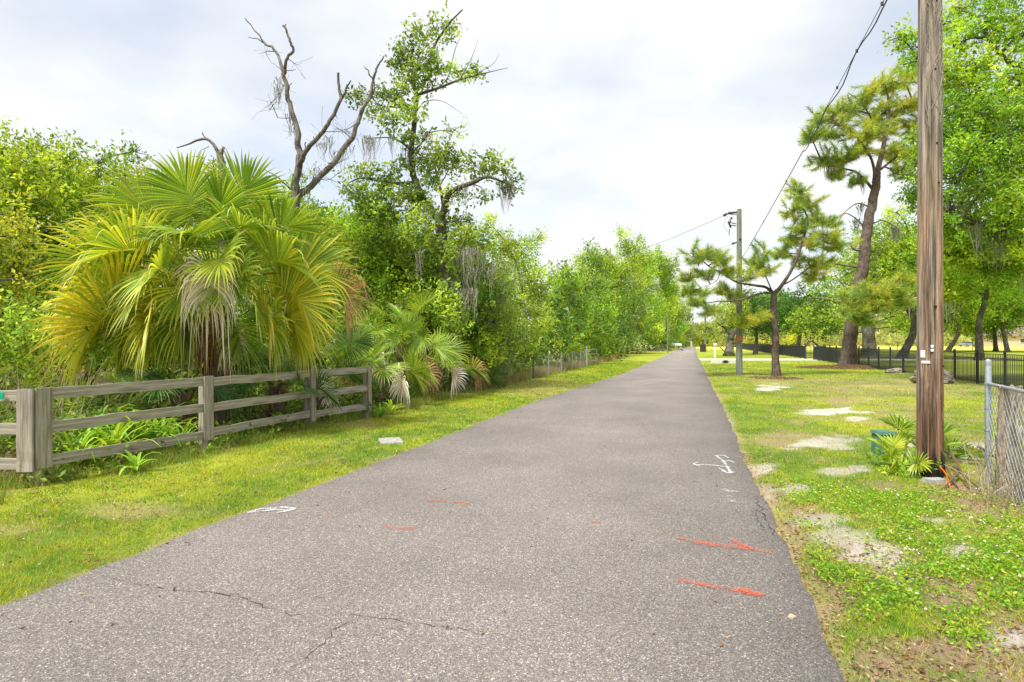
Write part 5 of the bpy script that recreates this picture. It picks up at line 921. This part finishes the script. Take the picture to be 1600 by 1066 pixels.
def pine(label, base, paths, clouds, seed, Ln, w, nn, pal, dens, tag_cat='tree', mound=None, moss=None, twr=.012):
    rng = np.random.default_rng(seed); t = thing('pine_tree', label, tag_cat, base); tb = Buf(); nodes = []
    for j, (p, r0, r1) in enumerate(paths): nodes.append(limbs(tb, rng, p, r0, r1, 10 if r0 > .1 else 6, wob=r0 * .1, flare=.45 if j == 0 else 0))
    nodes = np.concatenate(nodes); tips = []; dirs = []; pals = []
    nb = Buf()
    for cl_ in clouds:
        (c, r) = cl_[0]; pl = cl_[1] if len(cl_) > 1 else pal; c = np.array(c); r = np.array(r) * 1.15; s0 = nearest(nodes, c); mid = (s0 + c) / 2 + rng.normal(0, .08, 3) * np.linalg.norm(c - s0); limbs(tb, rng, [s0, mid, c], twr * 2.4, twr * 1.3, 5, k=3)
        nt_ = max(5, int(dens * (r[0] * r[2] + r[0] * r[1]) ** .5)); T = []; dd = []
        for q in range(nt_):
            d = unit(rng, 1)[0]; d[2] = d[2] * .7 + .18; e = c + d * r * (.55 + .75 * rng.random()); st = c + rng.uniform(-.3, .3, 3) * r; m_ = (st + e) / 2 + rng.normal(0, .1, 3) * r - [0, 0, .06]; P = spline([st, m_, e], 4); tube(tb, P, np.linspace(twr * .8, twr * .3, len(P)), 3, cap=False)
            dv = nrm(np.gradient(P, axis=0))
            for k in ((4, 6, 8) if rng.random() < .7 else (6, 8)): T.append(P[k]); dd.append(nrm(dv[k] + [0, 0, .25]))
        needles(nb, rng, np.array(T), np.array(dd), nn, Ln, w, pl)
    mk('trunk', tb, PINEB, t, smooth=True); mk('crown', nb, NEEDLE, t)
    if moss is not None: mb = Buf(); mossy(mb, rng, [nearest(nodes, np.array(p)) for p in moss], n=26, lo=.3, hi=1.2, w=.025, spread=.14); mk('spanish_moss', mb, MOSS, t, kind='stuff')
    return t
Yp = 26.2; s_ = lambda x, y, d=0.: W(x, y, Yp + d)
paths = [([s_(1213, 590), s_(1212, 550), s_(1210, 500), s_(1209, 470), s_(1209, 456)], .17, .12), ([s_(1209, 458), s_(1196, 449, .2), s_(1180, 446, .3), s_(1152, 441, .4), s_(1130, 428, .3), s_(1110, 418, .2), s_(1095, 405)], .08, .02),
         ([s_(1207, 458), s_(1192, 458, -.2), s_(1175, 463, -.4), s_(1150, 470, -.6), s_(1124, 471, -.7), s_(1100, 474, -.8), s_(1078, 476, -1)], .06, .015), ([s_(1210, 458), s_(1220, 448, -.2), s_(1237, 421, -.4), s_(1248, 396, -.4), s_(1256, 370, -.3), s_(1262, 345), s_(1250, 310), s_(1245, 290)], .09, .02),
         ([s_(1222, 446), s_(1240, 436, .3), s_(1262, 420, .5), s_(1285, 400, .6), s_(1310, 385, .6)], .04, .014), ([s_(1205, 452), s_(1196, 430, -.3), s_(1192, 405, -.4)], .035, .012), ([s_(1125, 426, .3), s_(1118, 440), s_(1095, 450, -.3)], .02, .008), ([s_(1128, 471, -.6), s_(1120, 480, -.8), s_(1112, 496, -.9)], .015, .006)]
cl = [(B(x, y, rx * 1.25, ry * 1.35, Yp + d), p) for x, y, rx, ry, d, p in [(1085, 400, 15, 14, 0, PN), (1105, 396, 16, 14, .2, PN), (1124, 404, 14, 12, -.2, PN), (1076, 432, 14, 8, .3, PN), (1100, 425, 16, 10, 0, PN), (1135, 420, 12, 10, 0, PN), (1160, 428, 20, 16, -.5, PY), (1178, 410, 12, 12, .2, PN), (1192, 400, 16, 18, -.3, PN), (1196, 420, 14, 12, -.3, PY),
      (1075, 452, 14, 10, -.4, PN), (1095, 455, 14, 9, -.3, PN), (1085, 470, 16, 8, -.9, PN), (1110, 484, 14, 14, -.8, PN), (1130, 452, 14, 10, .2, PN), (1150, 462, 14, 10, 0, PN), (1244, 300, 16, 16, 0, PN), (1262, 318, 18, 14, .2, PY), (1238, 330, 14, 14, -.2, PN), (1275, 342, 20, 14, 0, PN), (1250, 352, 18, 12, -.3, PN), (1232, 372, 14, 12, .2, PN), (1262, 378, 20, 14, -.2, PY),
      (1290, 372, 20, 14, .3, PY), (1312, 384, 18, 12, .5, PY), (1258, 405, 20, 12, .4, PY), (1285, 412, 18, 14, .6, PY), (1272, 430, 18, 12, .5, PY), (1186, 494, 12, 9, -.3, PY), (1160, 500, 14, 14, .4, PY), (1218, 395, 12, 10, .2, PN)]]
pine('young pine with spreading needle tufts on the near lawn', G(1213, 590), paths, cl, 301, .34, .013, 62, PN, 15, twr=.012)
Yb = 36.; g_ = lambda x, y, d=0.: W(x, y, Yb + d)
paths = [([g_(1324, 575), g_(1330, 520), g_(1340, 460), g_(1348, 420), g_(1354, 370), g_(1360, 330), g_(1368, 295), g_(1370, 270)], .42, .22), ([g_(1370, 275), g_(1378, 240), g_(1385, 205), g_(1390, 170), g_(1385, 140)], .17, .05), ([g_(1366, 298), g_(1350, 280), g_(1335, 268, .4), g_(1310, 262, .6), g_(1285, 255, .6)], .10, .03),
         ([g_(1368, 280), g_(1362, 250, -.4), g_(1345, 222, -.6), g_(1325, 200, -.8), g_(1300, 190, -.8)], .10, .03), ([g_(1372, 268), g_(1395, 250, .4), g_(1415, 235, .6), g_(1435, 230, .6)], .08, .03), ([g_(1383, 215), g_(1365, 190), g_(1345, 160), g_(1325, 145)], .07, .02), ([g_(1385, 200), g_(1405, 175), g_(1425, 155)], .06, .02),
         ([g_(1362, 325), g_(1340, 318), g_(1322, 330), g_(1300, 350)], .05, .015), ([g_(1356, 362), g_(1335, 340), g_(1318, 335), g_(1304, 360)], .05, .015), ([g_(1348, 420), g_(1325, 416), g_(1300, 412), g_(1288, 415)], .06, .03), ([g_(1352, 392), g_(1335, 390), g_(1328, 380)], .07, .05), ([g_(1352, 412), g_(1370, 400), g_(1385, 380)], .05, .02),
         ([g_(1342, 450), g_(1325, 445), g_(1305, 438)], .05, .02), ([g_(1362, 350), g_(1380, 345), g_(1400, 355)], .05, .02)]
cl = [(B(x + ((x * 7) % 11 - 5), y + ((x * 5) % 17 - 8), rx * 1.0, ry * 1.5, Yb + d, dz), p) for x, y, rx, ry, d, dz, p in [(1385, 135, 30, 14, 0, 1.6, PY), (1412, 130, 26, 12, .5, 1.6, PY), (1352, 148, 26, 12, -.5, 1.6, PY), (1325, 170, 30, 12, 0, 1.5, PN), (1288, 178, 24, 12, 0, 1.2, PN), (1370, 172, 34, 12, 1, 1.6, PY), (1415, 168, 28, 14, 0, 1.5, PY), (1300, 205, 34, 11, 0, 1.5, PN), (1270, 212, 18, 10, -.5, 1, PN), (1345, 205, 30, 11, -1, 1.5, PY),
      (1385, 205, 26, 11, 1, 1.4, PY), (1425, 200, 24, 14, 0, 1.4, PY), (1285, 240, 24, 12, .5, 1.3, PN), (1318, 242, 24, 10, 0, 1.2, PN), (1350, 240, 26, 12, 0, 1.3, PY), (1395, 240, 28, 12, .6, 1.4, PY), (1430, 238, 22, 14, .6, 1.3, PY), (1310, 275, 18, 9, .6, 1, PN), (1415, 270, 26, 12, .5, 1.3, PN), (1338, 282, 14, 7, .5, .9, PN), (1300, 350, 12, 8, 0, .8, PN)]]
cl += [(B(x, y, rx, ry * 1.2, Yb - 2 + d), p) for x, y, rx, ry, d, p in [(1330, 485, 18, 14, 0, PN), (1355, 500, 20, 12, 0, PN), (1400, 470, 22, 14, .4, PN), (1340, 462, 26, 14, 0, PN), (1365, 455, 26, 16, 0, PY), (1390, 448, 22, 14, .3, PN), (1350, 482, 24, 12, 0, PY), (1378, 478, 22, 12, 0, PN), (1415, 440, 20, 12, .5, PY)]]
pine('tall old pine with flat topped crown and reddish trunk', g_(1324, 575) * [1, 1, 0], paths, cl, 302, .46, .021, 50, PY, 13, moss=[g_(x, y) for x, y in [(1300, 360), (1330, 345), (1390, 360), (1318, 275), (1375, 300), (1400, 360), (1290, 265), (1345, 300)]], twr=.022)
b = Buf(); rng = np.random.default_rng(303); c = G(1324, 575); n = 5200; a = rng.random(n) * 6.28; r = 1.9 * rng.random(n) ** .6; X = c[0] + r * np.cos(a) * 1.5; Y = c[1] + r * np.sin(a) * 1.1; blades('pine_straw', X, Y, .03 + .05 * rng.random(n), np.full(n, .05), np.array([(.22, .13, .08)]) * (.6 + .7 * rng.random((n, 1))), 'reddish pine straw mounded round the old pine foot', DRY, seed=6, z=.16 * np.exp(-(r / 1.1) ** 2), lean=2.5)
n = 1600; c = G(1213, 591); a = rng.random(n) * 6.28; r = 1.1 * rng.random(n) ** .6; blades('pine_straw', c[0] + r * np.cos(a), c[1] + r * np.sin(a), .02 + .03 * rng.random(n), np.full(n, .03), np.array([(.20, .125, .08)]) * (.6 + .7 * rng.random((n, 1))), 'thin ring of brown needles under the young pine', DRY, seed=7, z=0 * a, lean=2.5)

# ------------------------------------------------------------------ field oaks
Yk = 62.; k_ = lambda x, y, d=0.: W(x, y, Yk + d)
tree('live_oak', 'massive dark live oak with a thick grey trunk in the field', 'tree', k_(1358, 556) * [1, 1, 0], [([k_(1358, 559), k_(1357, 530), k_(1357, 505), k_(1357, 488)], .62, .55), ([k_(1357, 495), k_(1343, 490), k_(1325, 478), k_(1300, 470), k_(1270, 465)], .35, .1), ([k_(1358, 492), k_(1375, 480), k_(1400, 465), k_(1440, 455)], .35, .1), ([k_(1357, 495), k_(1352, 460), k_(1345, 420)], .3, .08), ([k_(1358, 490), k_(1372, 450), k_(1385, 420)], .28, .08), ([k_(1352, 492), k_(1330, 462), k_(1305, 430)], .2, .06)],
     [B(x, y, rx, ry, Yk + d) for x, y, rx, ry, d in [(1255, 500, 26, 18, 0), (1275, 485, 30, 18, 1), (1305, 495, 24, 16, -1), (1320, 470, 30, 20, 1), (1395, 490, 28, 20, 0), (1412, 510, 22, 12, 0), (1425, 470, 30, 20, -1), (1380, 455, 28, 20, 2), (1345, 440, 34, 22, 3), (1290, 450, 26, 20, 2), (1400, 430, 30, 22, 2), (1440, 500, 26, 16, 0), (1330, 410, 26, 16, 2), (1270, 520, 10, 8, 0), (1375, 410, 26, 16, 2)]],
     2.3, .28, 'oak', 401, spr=12, spread=.42, moss=[k_(x, y) for x, y in [(1375, 500), (1385, 505), (1340, 500), (1405, 515), (1300, 505)]], tw=6, link_r=.08, mosskw=dict(n=22, lo=.4, hi=1.6, w=.045, spread=.4))
autotree('oak_tree', 'leafy oak in the field partly behind the young pine', 'tree', W(1245, 533, 75) * [1, 1, 0], 7.5, 12, 12, 1.7, .30, 'dark', 402, .45, .3, spread=.45)
autotree('oak_tree', 'shady oak whose crown shows between the two pines', 'tree', W(1180, 533, 68) * [1, 1, 0], 7.0, 8, 12, 2, .28, 'dark', 403, .4, .25, spread=.45)
tree('oak_tree', 'leaning oak with yellow leaves beside the driveway', 'tree', G(1139, 556), [([G(1139, 557), W(1140, 540, 62), W(1143, 525, 62), W(1152, 512, 62), W(1160, 500, 62)], .42, .18), ([W(1143, 525, 62), W(1132, 512, 62), W(1120, 505, 61)], .2, .06)],
     [B(1110, 520, 16, 12, 61), B(1128, 500, 18, 14, 62), B(1150, 492, 20, 16, 62), B(1170, 498, 14, 14, 63), B(1135, 478, 16, 12, 62), B(1118, 535, 10, 6, 60), B(1160, 475, 18, 12, 63)], 2.6, .26, 'gold', 404, spr=12, spread=.36, link_r=.07)
for o_, (px, Y, H, Wd, pal, sd_, lb) in enumerate([(1533, 88, 13, 15, 'bright', 410, 'grey trunked oak nearest the parked car'), (1556, 86, 12, 12, 'oak', 411, 'straight oak next in line toward the house'), (1575, 82, 14, 14, 'oak', 412, 'forked oak in front of the beige house'), (1480, 84, 12.5, 13, 'bright', 413, 'wide oak crown showing just past the near pole')]):
    autotree('oak_tree', lb, 'tree', W(px, 533, Y) * [1, 1, 0], H, Wd, 14, 1.5, .34, pal, sd_, .34, .30, spread=.5, moss=8, mosskw=dict(n=20, lo=.4, hi=1.9, w=.04, spread=.3))
# big near oak overhanging from the field, trunk outside the view
Yn = 19.; o_ = lambda x, y, d=0.: W(x, y, Yn + d); tb0 = W(1740, 533, 19.5) * [1, 1, 0]
paths = [([tb0 - [0, 0, .1], tb0 + [-.1, 0, 2], tb0 + [-.2, 0, 4.2]], .42, .3), ([tb0 + [-.2, 0, 4.], o_(1660, 300), o_(1600, 250), o_(1560, 215), o_(1500, 200), o_(1450, 215)], .2, .04), ([tb0 + [-.2, 0, 4.2], o_(1680, 200), o_(1610, 120), o_(1570, 90), o_(1540, 60)], .2, .03), ([o_(1610, 120), o_(1560, 150, 1), o_(1500, 120, 1), o_(1430, 95, 1)], .06, .015),
         ([tb0 + [-.1, 0, 3.6], o_(1660, 370), o_(1600, 360), o_(1540, 350), o_(1480, 330)], .13, .03), ([tb0 + [-.2, 0, 4.2], o_(1700, 120, 1), o_(1650, 20, 1), o_(1600, -40, 1)], .16, .03)]
rng = np.random.default_rng(420)
back = [B(x, y, 46, 38, Yn + 2.6) for x in (1500, 1560, 1620) for y in (150, 215, 280, 340, 390)] + [B(1440, 300, 26, 34, Yn + 2.4), B(1455, 240, 26, 30, Yn + 2.4), B(1465, 350, 30, 26, Yn + 2.4), B(1550, 420, 50, 22, Yn + 3), B(1490, 400, 36, 20, Yn + 3)]
bl = [B(x, y, rx, ry, Yn + d) for x, y, rx, ry, d in [(1410, 60, 22, 12, 1), (1440, 75, 26, 18, 1), (1425, 100, 20, 9, 1), (1470, 40, 26, 20, 1), (1500, 70, 34, 26, .5), (1545, 30, 34, 26, 0), (1590, 60, 34, 30, 0), (1530, 100, 34, 22, 0), (1490, 120, 30, 20, 1), (1580, 120, 30, 24, -.5), (1500, 170, 36, 24, 0), (1550, 175, 40, 28, -.5), (1600, 190, 36, 30, 0), (1430, 260, 18, 22, 1.5), (1445, 215, 20, 18, 1),
      (1480, 215, 32, 22, 0), (1520, 235, 40, 26, -.6), (1570, 245, 40, 28, -.5), (1610, 270, 36, 30, 0), (1490, 275, 34, 22, 0), (1540, 295, 40, 26, -.5), (1590, 320, 40, 28, -.6), (1485, 325, 26, 18, 0), (1520, 350, 34, 20, 0), (1560, 365, 36, 20, 0), (1600, 380, 34, 22, 0), (1630, 120, 34, 40, 0), (1640, 30, 40, 40, 0), (1640, 220, 34, 40, 0), (1560, -20, 50, 24, 0), (1430, 305, 16, 16, 1.5), (1500, 15, 18, 12, 1)]]
tree('oak_tree', 'large bright oak crown overhanging from beyond the iron fence', 'tree', tb0, paths, [(c_, tuple(np.array(r_) * 1.12)) for c_, r_ in bl] + back, 13, .125, 'bright', 420, spr=15, spread=.22, moss=[o_(x, y) for x, y in [(1580, 175), (1585, 180), (1590, 176), (1532, 420), (1528, 405), (1536, 430), (1600, 400), (1572, 398), (1500, 372), (1560, 330)]], tw=6, link_r=.05, mosskw=dict(n=22, lo=.4, hi=1.5, w=.018, spread=.15))
autotree('oak_tree', 'mid green oak crown low behind the near oak and picket fence', 'tree', W(1530, 533, 48) * [1, 1, 0], 11, 13, 15, 2.0, .24, 'bright', 421, .5, .3, spread=.36, moss=10, mosskw=dict(n=14, lo=.8, hi=2.5, w=.035, spread=.3))
autotree('oak_tree', 'sunny green oak crown filling the gap between old pine and near pole', 'tree', W(1408, 533, 52) * [1, 1, 0], 12, 11, 14, 2.4, .25, 'lime', 422, .4, .35, spread=.38)

# ------------------------------------------------------------------ far objects
def house():
    p = W(1618, 533, 160); t = thing('house', 'beige single storey house with brown hipped roof across the field', 'house', (p[0], p[1], 0)); x0, x1, y0, y1 = 139.6, 165.6, 166, 172
    b = Buf(); box(b, ((x0 + x1) / 2, (y0 + y1) / 2, 1.55), (x1 - x0, y1 - y0, 3.1)); mk('wall', b, STUCCO, t, col=False)
    b = Buf(); e = .7; v = [(x0 - e, y0 - e, 3.0), (x1 + e, y0 - e, 3.0), (x1 + e, y1 + e, 3.0), (x0 - e, y1 + e, 3.0), (x0 + 6, (y0 + y1) / 2, 6.2), (x1 - 6, (y0 + y1) / 2, 6.2)]; b.add(v, [[0, 1, 5, 4], [2, 3, 4, 5]]); b.add(v, [[1, 2, 5], [3, 0, 4]]); b.add(v, [[3, 2, 1, 0]]); mk('roof', b, ROOFM, t, col=False)
    for k, xx in enumerate((2.5, 7.5, 15, 20)):
        b = Buf(); box(b, (x0 + xx, y0 - .04, 1.7), (1.6, .12, 1.3)); w = mk('window', b, WHITE, t, col=False); b = Buf(); box(b, (x0 + xx, y0 - .12, 1.7), (1.35, .06, 1.05)); mk('pane', b, GLASS, w, col=False)
    b = Buf(); box(b, (x0 + 11.2, y0 - .04, 1.1), (1.1, .12, 2.2)); mk('door', b, DARKM, t, col=False)
house()
def vehicle(name, label, c, az, Ln, mat, seed, cat, van=False):
    t = thing(name, label, cat, c); c = np.array(c, float); ca, sa = math.cos(az), math.sin(az); h = Ln / 2; f = lambda P: [(c[0] + x * ca - y * sa, c[1] + x * sa + y * ca, c[2] + z) for x, y, z in P]
    pr = [(-h, .35), (-h, .85), (-h * .82, .98), (h * .55, 1.0), (h * .95, .8), (h, .6), (h, .35)] if not van else [(-h, .4), (-h, 1.1), (-h * .1, 1.1), (h * .55, 1.1), (h * .95, .95), (h, .8), (h, .4)]
    cab = [(-h * .78, .95), (-h * .5, 1.42), (h * .12, 1.46), (h * .5, .98)] if not van else [(-h * .1, 1.08), (-h * .02, 1.75), (h * .35, 1.75), (h * .58, 1.08)]
    def ext(p, w, nm, m, par=t):
        n = len(p); b = Buf(); b.add(f([(x, -w, z) for x, z in p] + [(x, w, z) for x, z in p]), [[i, (i + 1) % n, n + (i + 1) % n, n + i] for i in range(n)]); b.add(f([(x, -w, z) for x, z in p]), [list(range(n))]); b.add(f([(x, w, z) for x, z in p]), [list(range(n))[::-1]]); return mk(nm, b, m, par, col=False)
    ext(pr, .88, 'body', mat); ext(cab, .74, 'cabin', GLASS); x0, x1 = cab[1][0], cab[2][0]; ext([(x0, cab[1][1] - .03), (x0, cab[1][1] + .05), (x1, cab[2][1] + .05), (x1, cab[2][1] - .03)], .76, 'roof', mat)
    for x in (-h * .62, h * .6):
        for y in (-.82, .82): b = Buf(); P = f([(x, y - .1, .33), (x, y + .1, .33)]); tube(b, P, .33, 14); w = mk('wheel', b, RUBBER, t, col=False); b = Buf(); P = f([(x, y - .11, .33), (x, y + .11, .33)]); tube(b, P, .19, 10); mk('rim', b, GALV, w, col=False)
    for y in (-.6, .6): b = Buf(); P = f([(h - .05, y, .7)]); box(b, P[0], (.15, .3, .15), az); mk('headlight', b, WHITE, t, col=False)
p = G(1512, 542.); vehicle('parked_car', 'silver blue hatchback parked at the far side of the field', (p[0], p[1], .02), .25, 4.4, CARG, 1, 'car')
p = W(1063, 533, 128); vehicle('pickup_truck', 'white pickup truck parked under trees at the lane end', (p[0] - .3, 134, .02), -1.2, 5.2, CARW, 2, 'truck', True)
# culvert headwall and mailbox by the driveway
p = G(1133, 568); cv = thing('culvert', 'white concrete culvert end with its opening painted as black shade beside the driveway', 'culvert', p); b = Buf(); box(b, p + [0, .15, .08], (1.9, .5, .34), taper=.86); mk('headwall', b, CONC, cv, col=False); b = Buf(); tube(b, [p + [0, -.12, .06], p + [0, -.05, .06]], .17, 14); b.V[0][:, 0] = (b.V[0][:, 0] - p[0]) * 1.5 + p[0]; mk('pipe_opening_shade', b, HOLE_SHADE, cv, col=False)  # solid black plug painted as the pipe's inner shade, no bore cut
p = G(1117, 559); mbx = thing('mailbox', 'white mailbox post standing at the driveway edge', 'mailbox', p); b = Buf(); box(b, p + [0, 0, .65], (.12, .12, 1.35)); mk('post', b, WHITE, mbx, col=False); b = Buf(); box(b, p + [0, -.1, 1.3], (.2, .5, .22)); mk('letter_box', b, WHITE, mbx, col=False)
p = G(1098, 550); t = thing('waste_bin', 'small dark bin beside the distant pole', 'bin', p); b = Buf(); box(b, p + [0, 0, .5], (.6, .6, 1.0), taper=1.1); mk('body', b, DARKM, t, col=False); b = Buf(); box(b, p + [0, 0, 1.04], (.68, .7, .08)); mk('lid', b, DARKM, t, col=False)
for k, (px, Y) in enumerate([(1402, 98), (1447, 98), (1487, 98), (1520, 98)]):
    b = Buf(); q = W(px, 533, Y); tube(b, [(q[0], q[1], -.1), (q[0], q[1], 1.5)], .06, 6); tag(mk('field_post', b, BARK, col=False), ['thin field post nearest the live oak', 'thin field post hidden near the pole edge', 'thin field post short of the parked car', 'thin field post under the parked car'][k], 'post', 'thin posts standing in the field')
